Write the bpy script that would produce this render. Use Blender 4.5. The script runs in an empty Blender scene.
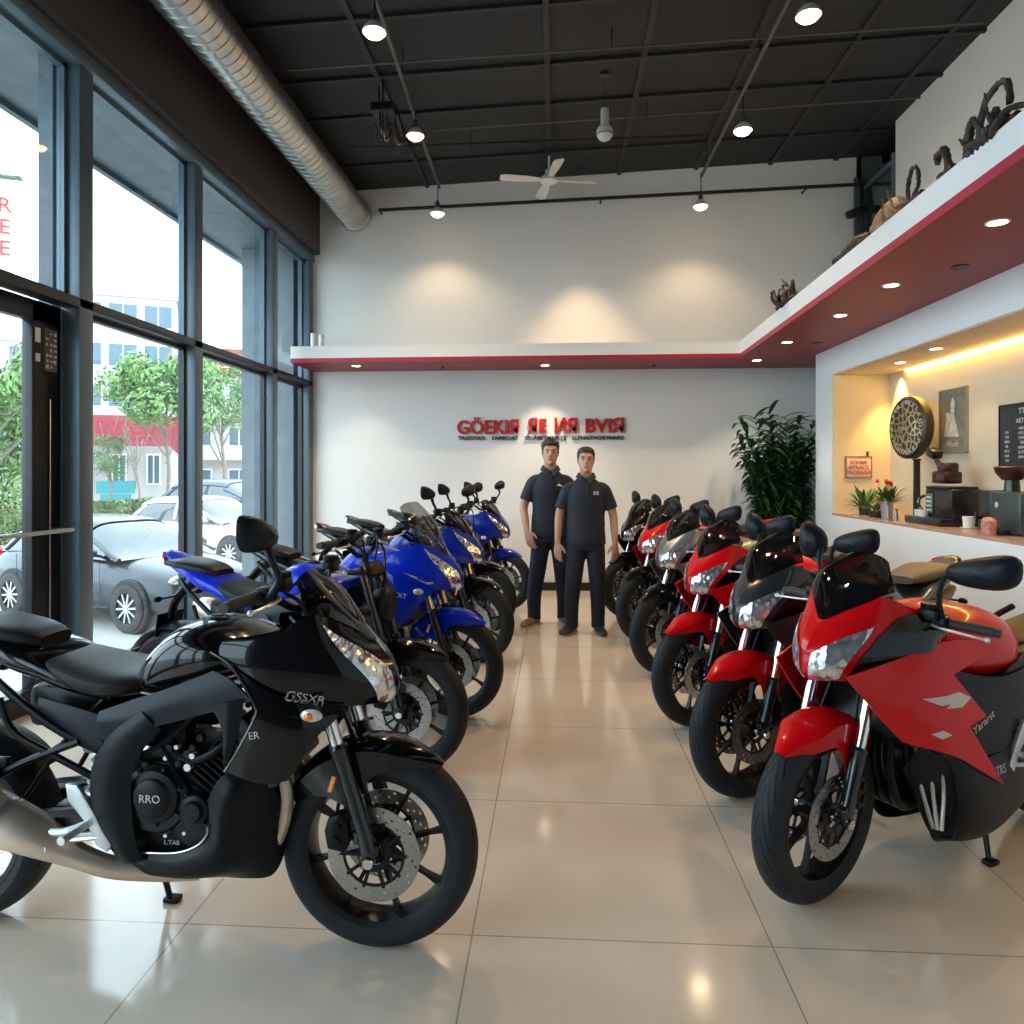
import bpy, bmesh, math, random
from mathutils import Vector, Matrix, Euler
from math import pi, sin, cos, radians as rad
random.seed(7)
SC = bpy.context.scene
COL = SC.collection

# ---------------------------------------------------------------- materials
_mats = {}
def mat(name, color=(.8,.8,.8), rough=.5, metal=0, coat=0, spec=.5, emit=None, estr=0, bump=None, noise=None, sheen=0, coat_rough=.03):
    if name in _mats: return _mats[name]
    m = bpy.data.materials.new(name); m.use_nodes = True
    nt = m.node_tree; b = nt.nodes['Principled BSDF']
    b.inputs['Base Color'].default_value = (*color, 1)
    b.inputs['Roughness'].default_value = rough
    b.inputs['Metallic'].default_value = metal
    b.inputs['Specular IOR Level'].default_value = spec
    b.inputs['Coat Weight'].default_value = coat
    b.inputs['Coat Roughness'].default_value = coat_rough
    if sheen: b.inputs['Sheen Weight'].default_value = sheen
    if emit:
        b.inputs['Emission Color'].default_value = (*emit, 1); b.inputs['Emission Strength'].default_value = estr
    tc = None
    if bump or noise:
        tc = nt.nodes.new('ShaderNodeTexCoord')
    if noise:   # (scale, amount) subtle value variation of the base colour (wear, mottling)
        n = nt.nodes.new('ShaderNodeTexNoise'); n.inputs['Scale'].default_value = noise[0]; n.inputs['Detail'].default_value = 5
        nt.links.new(tc.outputs['Object'], n.inputs['Vector'])
        r = nt.nodes.new('ShaderNodeValToRGB')
        a = noise[1]
        r.color_ramp.elements[0].position = .3; r.color_ramp.elements[1].position = .7
        r.color_ramp.elements[0].color = (*[c*(1-a) for c in color], 1)
        r.color_ramp.elements[1].color = (*[min(1, c*(1+a)) for c in color], 1)
        nt.links.new(n.outputs['Fac'], r.inputs['Fac']); nt.links.new(r.outputs['Color'], b.inputs['Base Color'])
    if bump:    # (scale, strength)
        n = nt.nodes.new('ShaderNodeTexNoise'); n.inputs['Scale'].default_value = bump[0]; n.inputs['Detail'].default_value = 3
        nt.links.new(tc.outputs['Object'], n.inputs['Vector'])
        bp = nt.nodes.new('ShaderNodeBump'); bp.inputs['Strength'].default_value = bump[1]; bp.inputs['Distance'].default_value = .004
        nt.links.new(n.outputs['Fac'], bp.inputs['Height']); nt.links.new(bp.outputs['Normal'], b.inputs['Normal'])
    _mats[name] = m
    return m

def glass_mat(name, tint=(.9,.95,.95), refl=1.0, alpha=0.0, ior=1.5, rough=.02, body=(.02,.02,.02)):
    """thin sheet glass: transparent, fresnel mirror, and optionally a tinted body (alpha = how much of it hides)"""
    if name in _mats: return _mats[name]
    m = bpy.data.materials.new(name); m.use_nodes = True
    nt = m.node_tree; nt.nodes.clear()
    out = nt.nodes.new('ShaderNodeOutputMaterial')
    tr = nt.nodes.new('ShaderNodeBsdfTransparent'); tr.inputs['Color'].default_value = (*tint, 1)
    gl = nt.nodes.new('ShaderNodeBsdfGlossy'); gl.inputs['Roughness'].default_value = rough
    gl.inputs['Color'].default_value = (refl, refl, refl, 1)
    fr = nt.nodes.new('ShaderNodeFresnel'); fr.inputs['IOR'].default_value = ior
    mx = nt.nodes.new('ShaderNodeMixShader')
    last = tr
    if alpha > 0:
        df = nt.nodes.new('ShaderNodeBsdfDiffuse'); df.inputs['Color'].default_value = (*body, 1)
        m2 = nt.nodes.new('ShaderNodeMixShader'); m2.inputs['Fac'].default_value = alpha
        nt.links.new(tr.outputs[0], m2.inputs[1]); nt.links.new(df.outputs[0], m2.inputs[2]); last = m2
    # only the face the light enters through mirrors; the far face of the thin sheet just lets it out
    ge = nt.nodes.new('ShaderNodeNewGeometry'); iv = nt.nodes.new('ShaderNodeMath'); iv.operation = 'SUBTRACT'; iv.inputs[0].default_value = 1
    nt.links.new(ge.outputs['Backfacing'], iv.inputs[1]); ml = nt.nodes.new('ShaderNodeMath'); ml.operation = 'MULTIPLY'
    nt.links.new(fr.outputs[0], ml.inputs[0]); nt.links.new(iv.outputs[0], ml.inputs[1])
    nt.links.new(ml.outputs[0], mx.inputs['Fac']); nt.links.new(last.outputs[0], mx.inputs[1]); nt.links.new(gl.outputs[0], mx.inputs[2])
    nt.links.new(mx.outputs[0], out.inputs['Surface'])
    _mats[name] = m
    return m

# ---------------------------------------------------------------- geometry
def crom(pts, t):
    """Catmull-Rom through a list of tuples, t in 0..1"""
    n = len(pts) - 1
    if n < 1: return tuple(pts[0])
    x = min(max(t, 0), 1) * n; i = min(int(x), n - 1); u = x - i
    p1 = pts[i]; p2 = pts[i+1]
    p0 = pts[i-1] if i > 0 else tuple(2*a-b for a, b in zip(p1, p2))
    p3 = pts[i+2] if i + 2 <= n else tuple(2*b-a for a, b in zip(p1, p2))
    return tuple(.5*((2*b) + (-a+c)*u + (2*a-5*b+4*c-d)*u*u + (-a+3*b-3*c+d)*u*u*u) for a, b, c, d in zip(p0, p1, p2, p3))

def smooth_path(pts, n):
    return [crom(pts, i/(n-1)) for i in range(n)]

HALF = [None]
class G:
    def __init__(s): s.v = []; s.f = []; s.m = []; s.uv = None
    def add(s, vs, fs, m=0):
        o = len(s.v); s.v += [tuple(v) for v in vs]; s.f += [tuple(i+o for i in f) for f in fs]; s.m += [m]*len(fs); return s
    def merge(s, g, m=None):
        o = len(s.v); s.v += g.v; s.f += [tuple(i+o for i in f) for f in g.f]; s.m += (g.m if m is None else [m]*len(g.f)); return s
    def mirror(s):
        g = G(); g.v = [(x, -y, z) for x, y, z in s.v]; g.f = [tuple(reversed(f)) for f in s.f]; g.m = list(s.m); return g
    def sym(s):
        if HALF[0] == 'L': return s
        if HALF[0] == 'R': return s.mirror()
        return s.merge(s.mirror())
    def xf(s, M):
        s.v = [tuple(M @ Vector(v)) for v in s.v]; return s
    def grid(s, rows, cu=False, cv=False, m=0, thick=0):
        nr = len(rows); nc = len(rows[0])
        if thick:
            P = [[Vector(p) for p in r] for r in rows]; off = []
            for i in range(nr):
                o = []
                for j in range(nc):
                    du = P[i][min(j+1, nc-1)] - P[i][max(j-1, 0)]; dv = P[min(i+1, nr-1)][j] - P[max(i-1, 0)][j]
                    n = du.cross(dv)
                    n = n.normalized() if n.length > 1e-12 else Vector((0, 0, 0))
                    o.append(tuple(P[i][j] + n*thick))
                off.append(o)
            ring = lambda A: [A[0][j] for j in range(nc)]
            vs = [p for r in rows for p in r] + [p for r in off for p in r]; N = nr*nc; fs = []
            for i in range(nr-1):
                for j in range(nc-1):
                    a = i*nc+j; q = (a, a+1, a+nc+1, a+nc)
                    fs.append(q); fs.append(tuple(N+k for k in reversed(q)))
            for j in range(nc-1):
                fs.append((j+1, j, N+j, N+j+1)); a = (nr-1)*nc+j; fs.append((a, a+1, N+a+1, N+a))
            for i in range(nr-1):
                a = i*nc; fs.append((a, a+nc, N+a+nc, N+a)); a = i*nc+nc-1; fs.append((a+nc, a, N+a, N+a+nc))
            return s.add(vs, fs, m)
        vs = [p for r in rows for p in r]; fs = []
        for i in range(nr if cv else nr-1):
            for j in range(nc if cu else nc-1):
                a = i*nc+j; b = i*nc+(j+1) % nc; c = ((i+1) % nr)*nc+(j+1) % nc; d = ((i+1) % nr)*nc+j
                fs.append((a, b, c, d))
        return s.add(vs, fs, m)
    def patch(s, rows, nu=12, nv=8, thick=.004, m=0, lin=False):
        A = [smooth_path(r, nu) for r in rows]
        if lin:
            R = []; k = max(1, nv//(len(A)-1))
            for i in range(len(A)-1):
                for q in range(k): R.append([tuple(a+(b-a)*q/k for a, b in zip(A[i][j], A[i+1][j])) for j in range(nu)])
            R.append(A[-1]); return s.grid(R, thick=thick, m=m)
        cols = [smooth_path([A[i][j] for i in range(len(A))], nv) for j in range(nu)]
        R = [[cols[j][i] for j in range(nu)] for i in range(nv)]
        return s.grid(R, thick=thick, m=m)
    def loft(s, rings, caps=True, m=0):
        n = len(rings[0]); s.grid(rings, cu=True, m=m)
        if caps:
            o = len(s.v) - n*len(rings)
            s.f.append(tuple(o+i for i in reversed(range(n)))); s.m.append(m)
            e = o + n*(len(rings)-1); s.f.append(tuple(e+i for i in range(n))); s.m.append(m)
        return s
    def tube(s, pts, r, n=10, sm=0, caps=True, m=0, flat=1.0):
        if sm: 
            k = sm
            if isinstance(r, (list, tuple)): rr = [crom([(x,) for x in r], i/(k-1))[0] for i in range(k)]
            else: rr = [r]*k
            pts = smooth_path(pts, k)
        else: rr = list(r) if isinstance(r, (list, tuple)) else [r]*len(pts)
        P = [Vector(p) for p in pts]; rings = []; ref = None
        for i, p in enumerate(P):
            t = (P[min(i+1, len(P)-1)] - P[max(i-1, 0)])
            t = t.normalized() if t.length > 1e-9 else Vector((0, 0, 1))
            if ref is None:
                ref = Vector((0, 1, 0)) if abs(t.y) < .9 else Vector((1, 0, 0))
            a = (ref - t*ref.dot(t)).normalized(); b = t.cross(a); ref = a
            rings.append([tuple(p + a*(rr[i]*cos(2*pi*k/n)) + b*(rr[i]*flat*sin(2*pi*k/n))) for k in range(n)])
        return s.loft(rings, caps, m)
    def lathe(s, prof, c=(0,0,0), axis='y', n=32, m=0, closed=False, a0=0, a1=2*pi):
        """prof: list of (radius, height along axis)"""
        rings = []
        full = abs(a1-a0-2*pi) < 1e-6
        K = n if full else n+1
        for k in range(K):
            a = a0 + (a1-a0)*k/n; ring = []
            for r, h in prof:
                if axis == 'y': p = (c[0]+r*cos(a), c[1]+h, c[2]+r*sin(a))
                elif axis == 'z': p = (c[0]+r*cos(a), c[1]+r*sin(a), c[2]+h)
                else: p = (c[0]+h, c[1]+r*cos(a), c[2]+r*sin(a))
                ring.append(p)
            rings.append(ring)
        return s.grid(rings, cu=closed, cv=full, m=m)
    def box(s, c, d, m=0, bev=0, rot=None, seg=2):
        x, y, z = [k/2 for k in d]
        if bev:
            bm = bmesh.new(); bmesh.ops.create_cube(bm, size=1)
            for v in bm.verts: v.co = Vector((v.co.x*d[0], v.co.y*d[1], v.co.z*d[2]))
            bmesh.ops.bevel(bm, geom=bm.edges[:], offset=min(bev, min(d)*.45), segments=seg, profile=.5, affect='EDGES')
            return s._bm(bm, c, rot, m)
        vs = [(a*x, b*y, e*z) for a in (-1, 1) for b in (-1, 1) for e in (-1, 1)]
        fs = [(0,1,3,2),(4,6,7,5),(0,4,5,1),(2,3,7,6),(0,2,6,4),(1,5,7,3)]
        R = Euler(rot).to_matrix() if rot else Matrix.Identity(3)
        vs = [tuple(R @ Vector(v) + Vector(c)) for v in vs]
        return s.add(vs, fs, m)
    def _bm(s, bm, c=(0,0,0), rot=None, m=0):
        R = Euler(rot).to_matrix() if rot else Matrix.Identity(3)
        bm.verts.index_update()
        vs = [tuple(R @ v.co + Vector(c)) for v in bm.verts]; fs = [tuple(v.index for v in f.verts) for f in bm.faces]
        bm.free(); return s.add(vs, fs, m)
    def prism(s, poly, h0, h1, axis='y', bev=0, m=0, seg=2):
        """poly of 2D points: (x,z) for axis y, (x,y) for z, (y,z) for x"""
        bm = bmesh.new()
        def P(a, b, h): return (a, h, b) if axis == 'y' else (a, b, h) if axis == 'z' else (h, a, b)
        lo = [bm.verts.new(P(a, b, h0)) for a, b in poly]; hi = [bm.verts.new(P(a, b, h1)) for a, b in poly]
        n = len(poly)
        bm.faces.new(lo); bm.faces.new(list(reversed(hi)))
        for i in range(n): bm.faces.new((lo[(i+1) % n], lo[i], hi[i], hi[(i+1) % n]))
        bmesh.ops.recalc_face_normals(bm, faces=bm.faces[:])
        if bev: bmesh.ops.bevel(bm, geom=bm.edges[:], offset=bev, segments=seg, profile=.5, affect='EDGES', clamp_overlap=True)
        bmesh.ops.triangulate(bm, faces=[f for f in bm.faces if len(f.verts) > 4])
        return s._bm(bm, m=m)
    def ball(s, c, r, n=12, k=8, m=0, sc=(1,1,1)):
        prof = [(max(1e-4, r*sin(pi*i/k)), -r*cos(pi*i/k)) for i in range(k+1)]
        g = G(); g.lathe(prof, axis='z', n=n, m=m)
        g.v = [(v[0]*sc[0]+c[0], v[1]*sc[1]+c[1], v[2]*sc[2]+c[2]) for v in g.v]
        return s.merge(g)
    def ring_plate(s, c, r0, r1, t, axis='y', n=48, m=0):
        prof = [(r0, -t/2), (r1, -t/2), (r1, t/2), (r0, t/2)]
        return s.lathe(prof, c, axis, n, m, closed=True)

def mesh_of(name, g, mats, sharp=35, merge=True):
    me = bpy.data.meshes.new(name)
    me.from_pydata(g.v, [], g.f)
    if not isinstance(mats, (list, tuple)): mats = [mats]
    for m in mats: me.materials.append(m)
    if len(mats) > 1: me.polygons.foreach_set('material_index', g.m)
    bm = bmesh.new(); bm.from_mesh(me)
    if merge: bmesh.ops.remove_doubles(bm, verts=bm.verts[:], dist=.00005)
    bmesh.ops.recalc_face_normals(bm, faces=bm.faces[:])
    bm.to_mesh(me); bm.free()
    me.polygons.foreach_set('use_smooth', [True]*len(me.polygons))
    me.set_sharp_from_angle(angle=rad(sharp))
    me.update()
    return me

def link(name, me, parent=None, loc=None, rot=None):
    o = bpy.data.objects.new(name, me); COL.objects.link(o)
    if parent: o.parent = parent
    if loc: o.location = loc
    if rot: o.rotation_euler = rot
    return o

def obj(name, g, mats, parent=None, label=None, loc=None, rot=None, sharp=35):
    o = link(name, mesh_of(name, g, mats, sharp), parent, loc, rot)
    if label: o['label'] = label
    return o

def tag(o, label=None, cat=None, group=None, kind=None):
    if label: o['label'] = label
    if cat: o['category'] = cat
    if group: o['group'] = group
    if kind: o['kind'] = kind
    return o

def thing(name, label, cat, loc=(0,0,0), rotz=0, group=None, scale=1):
    o = bpy.data.objects.new(name, None); COL.objects.link(o)
    o.empty_display_size = .1
    o.location = loc; o.rotation_euler = (0, 0, rotz); o.scale = (scale,)*3
    return tag(o, label, cat, group)

def struct(name, g, mats, label=None, sharp=35):
    o = obj(name, g, mats, sharp=sharp); o['kind'] = 'structure'
    if label: o['label'] = label
    return o

def copy_tree(o, parent=None):
    c = o.copy(); COL.objects.link(c)
    if parent: c.parent = parent
    for ch in list(o.children): copy_tree(ch, c)
    return c

def text_mesh(txt, size, depth, name='lettering', spacing=1.0, bold=0.0):
    cu = bpy.data.curves.new(name, 'FONT'); cu.body = txt; cu.size = size; cu.extrude = depth/2; cu.space_character = spacing
    cu.align_x = 'CENTER'; cu.align_y = 'CENTER'; cu.offset = bold; cu.resolution_u = 3
    o = bpy.data.objects.new(name, cu); COL.objects.link(o)
    dg = bpy.context.evaluated_depsgraph_get(); dg.update()
    me = bpy.data.meshes.new_from_object(o.evaluated_get(dg))
    bpy.data.objects.remove(o); bpy.data.curves.remove(cu)
    return me

def superring(cx, cy_half, z0, z1, n=24, e=.7, etop=None, x=None):
    """closed cross-section in the y-z plane at x=cx"""
    r = []
    zc = (z0+z1)/2; h = (z1-z0)/2
    for k in range(n):
        a = 2*pi*k/n; c, s_ = cos(a), sin(a)
        ee = etop if (etop and s_ > 0) else e
        r.append((cx, cy_half*math.copysign(abs(c)**ee, c), zc + h*math.copysign(abs(s_)**ee, s_)))
    return r

def interp_sections(keys, n, ring=24, e=.7):
    """keys: list of (x, halfwidth, z0, z1) -> smooth loft rings"""
    return [superring(*crom(keys, i/(n-1)), n=ring, e=e) for i in range(n)]
# ================================================================ motorcycles
GRP_L = 'motorcycles in the left row by the windows'; GRP_R = 'motorcycles in the right row by the counter'
M_tire = mat('tire_rubber', (.008,.0085,.010), .55, spec=.2, bump=(60,.1))
def _tread():
    m = _mats['tire_rubber']; nt = m.node_tree; b = nt.nodes['Principled BSDF']
    for l in list(b.inputs['Normal'].links): nt.links.remove(l)
    uv = nt.nodes.new('ShaderNodeUVMap'); sep = nt.nodes.new('ShaderNodeSeparateXYZ'); nt.links.new(uv.outputs[0], sep.inputs[0])
    # chevron: u*N + |v-.5|*k  -> fract -> narrow groove, only on the tread band
    def mth(op, a, b_=None, c=None):
        n = nt.nodes.new('ShaderNodeMath'); n.operation = op
        for i, x in enumerate((a, b_, c)):
            if x is None: continue
            if isinstance(x, (int, float)): n.inputs[i].default_value = x
            else: nt.links.new(x, n.inputs[i])
        return n.outputs[0]
    v = mth('ABSOLUTE', mth('SUBTRACT', sep.outputs[1], .5))
    ph = mth('FRACT', mth('ADD', mth('MULTIPLY', sep.outputs[0], 24), mth('MULTIPLY', v, 5.5)))
    groove = mth('LESS_THAN', ph, .2)
    band = mth('MULTIPLY', mth('LESS_THAN', v, .3), mth('GREATER_THAN', v, .035))
    h = mth('MULTIPLY', groove, band)
    bp = nt.nodes.new('ShaderNodeBump'); bp.inputs['Strength'].default_value = .9; bp.inputs['Distance'].default_value = .004; bp.invert = True
    nt.links.new(h, bp.inputs['Height']); nt.links.new(bp.outputs[0], b.inputs['Normal'])
    mx = nt.nodes.new('ShaderNodeMix'); mx.data_type = 'RGBA'; nt.links.new(h, mx.inputs['Factor'])
    mx.inputs['A'].default_value = (.019,.021,.025,1); mx.inputs['B'].default_value = (.001,.001,.001,1); nt.links.new(mx.outputs['Result'], b.inputs['Base Color'])  # shade inside the grooves is put into the rubber colour
_tread()
M_blackrim = mat('satin_black_alloy', (.015,.015,.017), .32, .6)
M_matte = mat('matte_black_plastic', (.007,.0095,.014), .38, spec=.2, bump=(300,.05))
M_darkplastic = mat('dark_plastic', (.005,.0055,.007), .34, spec=.18)
M_castiron = mat('black_engine_casting', (.008,.0085,.010), .36, .15, spec=.25, bump=(40,.15))
M_fork = mat('black_fork_leg', (.012,.013,.016), .25, .3, .4)
M_chrome = mat('chrome', (.78,.76,.72), .12, 1)
M_steel = mat('brushed_steel', (.5,.5,.5), .3, 1)
M_disc = mat('brake_disc_steel', (.42,.4,.38), .33, 1, bump=(90,.1))
M_discdark = mat('dark_brake_disc', (.16,.13,.11), .4, .9)
M_alu = mat('cast_aluminium', (.62,.63,.65), .35, .7)
M_exh = mat('exhaust_titanium', (.66,.53,.42), .40, .85, noise=(5,.12))
M_seat = mat('seat_vinyl', (.010,.009,.009), .40, spec=.22, bump=(220,.12))
M_seattan = mat('tan_seat_vinyl', (.13,.095,.06), .5, spec=.25, bump=(220,.12))
M_grip = mat('rubber_grip', (.02,.02,.022), .65, bump=(150,.3))
M_gblack = mat('gloss_black_paint', (.003,.003,.004), .15, 0, .55, spec=.15, coat_rough=.01)
M_gred = mat('gloss_red_paint', (.55,.003,.006), .30, 0, .40, spec=.08, coat_rough=.03)
M_gblue = mat('gloss_blue_paint', (.003,.028,.54), .28, 0, .42, spec=.1, coat_rough=.03)
M_gdblue = mat('deep_blue_paint', (.004,.018,.26), .28, 0, .55, spec=.2, coat_rough=.03)
M_ggrey = mat('satin_grey_paint', (.022,.025,.032), .3, .3, .5)
M_gsilver = mat('silver_grey_paint', (.20,.21,.23), .28, .5, .8)
M_orange = mat('amber_lens', (.9,.25,.02), .15, 0, 1)
M_clear = mat('clear_indicator_lens', (.75,.68,.6), .1, .2, 1)
M_redlens = mat('red_tail_lens', (.55,.01,.02), .12, 0, 1)
M_silverdecal = mat('silver_decal', (.52,.52,.53), .35, .1)
M_white = mat('white_decal', (.75,.75,.75), .4)
M_spring = mat('shock_spring', (.5,.48,.46), .35, .5)
def _headlight():
    m = mat('headlight_reflector', (.8,.82,.84), .12, .85, 1); nt = m.node_tree; b = nt.nodes['Principled BSDF']
    tc = nt.nodes.new('ShaderNodeTexCoord'); vo = nt.nodes.new('ShaderNodeTexVoronoi'); vo.inputs['Scale'].default_value = 30
    mp = nt.nodes.new('ShaderNodeMapping'); mp.inputs['Scale'].default_value = (1, 1.5, 1)
    nt.links.new(tc.outputs['Object'], mp.inputs[0]); nt.links.new(mp.outputs[0], vo.inputs['Vector'])
    bp = nt.nodes.new('ShaderNodeBump'); bp.inputs['Strength'].default_value = .35; bp.inputs['Distance'].default_value = .012
    nt.links.new(vo.outputs['Distance'], bp.inputs['Height']); nt.links.new(bp.outputs[0], b.inputs['Normal'])
    r = nt.nodes.new('ShaderNodeValToRGB'); r.color_ramp.elements[0].color = (.95,.95,.95,1); r.color_ramp.elements[1].color = (.5,.52,.55,1)
    r.color_ramp.elements[0].position = .2; r.color_ramp.elements[1].position = .75
    nt.links.new(vo.outputs['Distance'], r.inputs[0]); nt.links.new(r.outputs[0], b.inputs['Base Color'])
    return m
M_head = _headlight()
M_screen = glass_mat('smoked_screen', (.30,.27,.25), .9, .35, 1.45, .03, (.012,.011,.011))
M_screenclear = glass_mat('light_smoke_screen', (.62,.62,.60), .9, .18, 1.45, .03, (.06,.06,.06))
M_radiator = mat('radiator_mesh', (.05,.05,.055), .4, .7)

_meshcache = {}
def cobj(key, name, builder, mats, parent, label=None, sharp=35):
    if not isinstance(mats, (list, tuple)): mats = [mats]
    k = (key, tuple(m.name for m in mats))
    if k not in _meshcache:
        if key not in _meshcache: _meshcache[key] = builder()
        _meshcache[k] = mesh_of(name, _meshcache[key], mats, sharp)
    return_o = link(name, _meshcache[k], parent)
    if label: return_o['label'] = label
    return return_o

def pobj(key, name, builder, mats, parent, label=None, sharp=35):
    """a left and a right piece, each a part of its own; returns the right one"""
    out = None
    for h in ('L', 'R'):
        def bld():
            HALF[0] = h; g = builder(); HALF[0] = None; return g
        out = cobj(key+h, name, bld, mats, parent, label, sharp)
        yield out

def pp(*a, **k): return list(pobj(*a, **k))

FA = (.71, 0, .315); RA = (-.71, 0, .315)
def g_tire(c, w):
    R0, ri = .315, .234; K = 15
    prof = []
    for i in range(K):
        t = i/(K-1); a = pi*t
        y = -w*cos(a)*(1.0 if 0 < i < K-1 else .82)
        s_ = sin(a)
        prof.append((ri + (R0-ri)*s_**.62, y))
    g = G(); g.lathe(prof, c, 'y', 72, closed=True); return g
def tire_uv(me, c, w):
    if me.uv_layers: return
    ul = me.uv_layers.new(name='UVMap')
    for poly in me.polygons:
        angs = []
        for li in poly.loop_indices:
            v = me.vertices[me.loops[li].vertex_index].co
            angs.append((li, math.atan2(v.z-c[2], v.x-c[0])/(2*pi), math.hypot(v.x-c[0], v.z-c[2]), v.y))
        mx = max(a[1] for a in angs)
        for li, a, rr, y in angs:
            if mx - a > .5: a += 1
            # v from radius/side, .5 at the crown
            t = (y/w)*.5+.5 if rr > .245 else (0 if y < 0 else 1)
            ul.data[li].uv = (a, t)
def g_rim(c, w, spokes=8, off=0):
    g = G()
    g.lathe([(.220,-w*.78),(.238,-w*.86),(.240,-w*.7),(.226,-w*.55),(.222,0),(.226,w*.55),(.240,w*.7),(.238,w*.86),(.220,w*.78),(.215,w*.4),(.213,0),(.215,-w*.4)], c, 'y', 64, closed=True)
    g.lathe([(.018,-.055),(.036,-.05),(.042,-.02),(.042,.02),(.036,.05),(.018,.055)], c, 'y', 24, closed=True)
    for k in range(spokes):
        a = 2*pi*k/spokes + off
        ca, sa = cos(a), sin(a)
        rings = []
        for r, hw, ht in ((.036,.012,.016),(.08,.007,.012),(.17,.0055,.010),(.218,.009,.014)):
            q = []
            for dx, dy in ((-1,-1),(1,-1),(1,1),(-1,1)):
                px = r*ca - hw*dx*sa; pz = r*sa + hw*dx*ca
                q.append((c[0]+px, c[1]+ht*dy, c[2]+pz))
            rings.append(q)
        g.loft(rings)
    return g
def g_disc(c, y, r0=.098, r1=.145):
    """drilled brake disc: real holes"""
    g = G(); NA, NR = 96, 7; vs = []; t = .0025
    def P(i, j, s_):
        r = r0 + (r1-r0)*j/NR; 
        a = 2*pi*(i + .0*j)/NA
        return (c[0]+r*cos(a), c[1]+y+s_*t, c[2]+r*sin(a))
    idx = lambda i, j, k: ((i % NA)*(NR+1)+j)*2+k
    for i in range(NA):
        for j in range(NR+1): vs += [P(i, j, -1), P(i, j, 1)]
    solid = lambda i, j: 0 <= j < NR and not (j in (1, 3, 5) and (i + (j//2)*2) % 6 == 0)
    fs = []
    for i in range(NA):
        for j in range(NR):
            if not solid(i % NA, j): continue
            fs.append((idx(i,j,0), idx(i,j+1,0), idx(i+1,j+1,0), idx(i+1,j,0)))
            fs.append((idx(i,j,1), idx(i+1,j,1), idx(i+1,j+1,1), idx(i,j+1,1)))
            if not solid((i-1) % NA, j): fs.append((idx(i,j,0), idx(i,j,1), idx(i,j+1,1), idx(i,j+1,0)))
            if not solid((i+1) % NA, j): fs.append((idx(i+1,j,0), idx(i+1,j+1,0), idx(i+1,j+1,1), idx(i+1,j,1)))
            if not solid(i, j-1): fs.append((idx(i,j,0), idx(i+1,j,0), idx(i+1,j,1), idx(i,j,1)))
            if not solid(i, j+1): fs.append((idx(i,j+1,0), idx(i,j+1,1), idx(i+1,j+1,1), idx(i+1,j+1,0)))
    return g.add(vs, fs)
def g_carrier(c, y):
    g = G(); g.ring_plate((c[0], c[1]+y, c[2]), .034, .052, .006)
    g.ring_plate((c[0], c[1]+y, c[2]), .090, .098, .005)
    for k in range(10):
        a = 2*pi*k/10; r0, r1 = .05, .1
        m = ((r0+r1)/2)
        g.box((c[0]+m*cos(a), c[1]+y, c[2]+m*sin(a)), (r1-r0, .006, .011), rot=(0, -a, 0))
        g.lathe([(.0001,-.005),(.006,-.005),(.006,.005),(.0001,.005)], (c[0]+.099*cos(a), c[1]+y, c[2]+.099*sin(a)), 'y', 8)
    return g
def g_caliper(y):
    s = -1 if y < 0 else 1
    g = G(); g.prism([(.575,.345),(.63,.335),(.645,.37),(.64,.43),(.615,.455),(.578,.44),(.565,.40)], y-.022, y+.022, bev=.007)
    for zx, zz in ((.603,.37),(.603,.415)):
        g.lathe([(.0001,0),(.013,0),(.015,.004*s),(.015,.01*s),(.0001,.012*s)], (zx, y+s*.02, zz), 'y', 14)
    g.tube([(.60,y,.45),(.61,y*.9,.53),(.60,y*.8,.62),(.56,y*.6,.74)], .006, 6, 10)
    return g
FK_T = (.500, .105, 1.0); FK_B = (.715, .105, .335)
def fk(t, y=.105):
    return (FK_T[0]+(FK_B[0]-FK_T[0])*t, y, FK_T[2]+(FK_B[2]-FK_T[2])*t)
def g_forkleg(sy, t0=.50):
    g = G(); y = .108*sy
    a, b = fk(t0, y), fk(1.0, y)
    g.tube([a, fk(t0+.015, y), fk(t0+.03, y), fk(t0+.1, y), fk(.9, y), fk(.97, y)], [.027,.031,.027,.026,.023,.027], 18)
    bx = fk(.985, y)
    g.box((bx[0], y, bx[2]), (.05, .036, .075), bev=.012, rot=(0, rad(18), 0))
    g.box((bx[0]-.03, y, bx[2]+.045), (.035, .022, .05), bev=.006, rot=(0, rad(18), 0))
    return g
def g_forktube(sy):
    g = G(); y = .108*sy; g.tube([fk(-.03, y), fk(.75, y)], .0205, 18); return g
def g_axle(sy):
    g = G(); y = .13*sy; g.lathe([(.0001,-.004),(.015,-.004),(.017,0),(.015,.004),(.008,.0045),(.007,.001),(.0001,.001)], (FA[0], y, FA[2]+.005), 'y', 6 if 0 else 18)
    g.lathe([(.012,-abs(y)),(.012,abs(y))], (FA[0], 0, FA[2]), 'y', 14); return g
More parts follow.
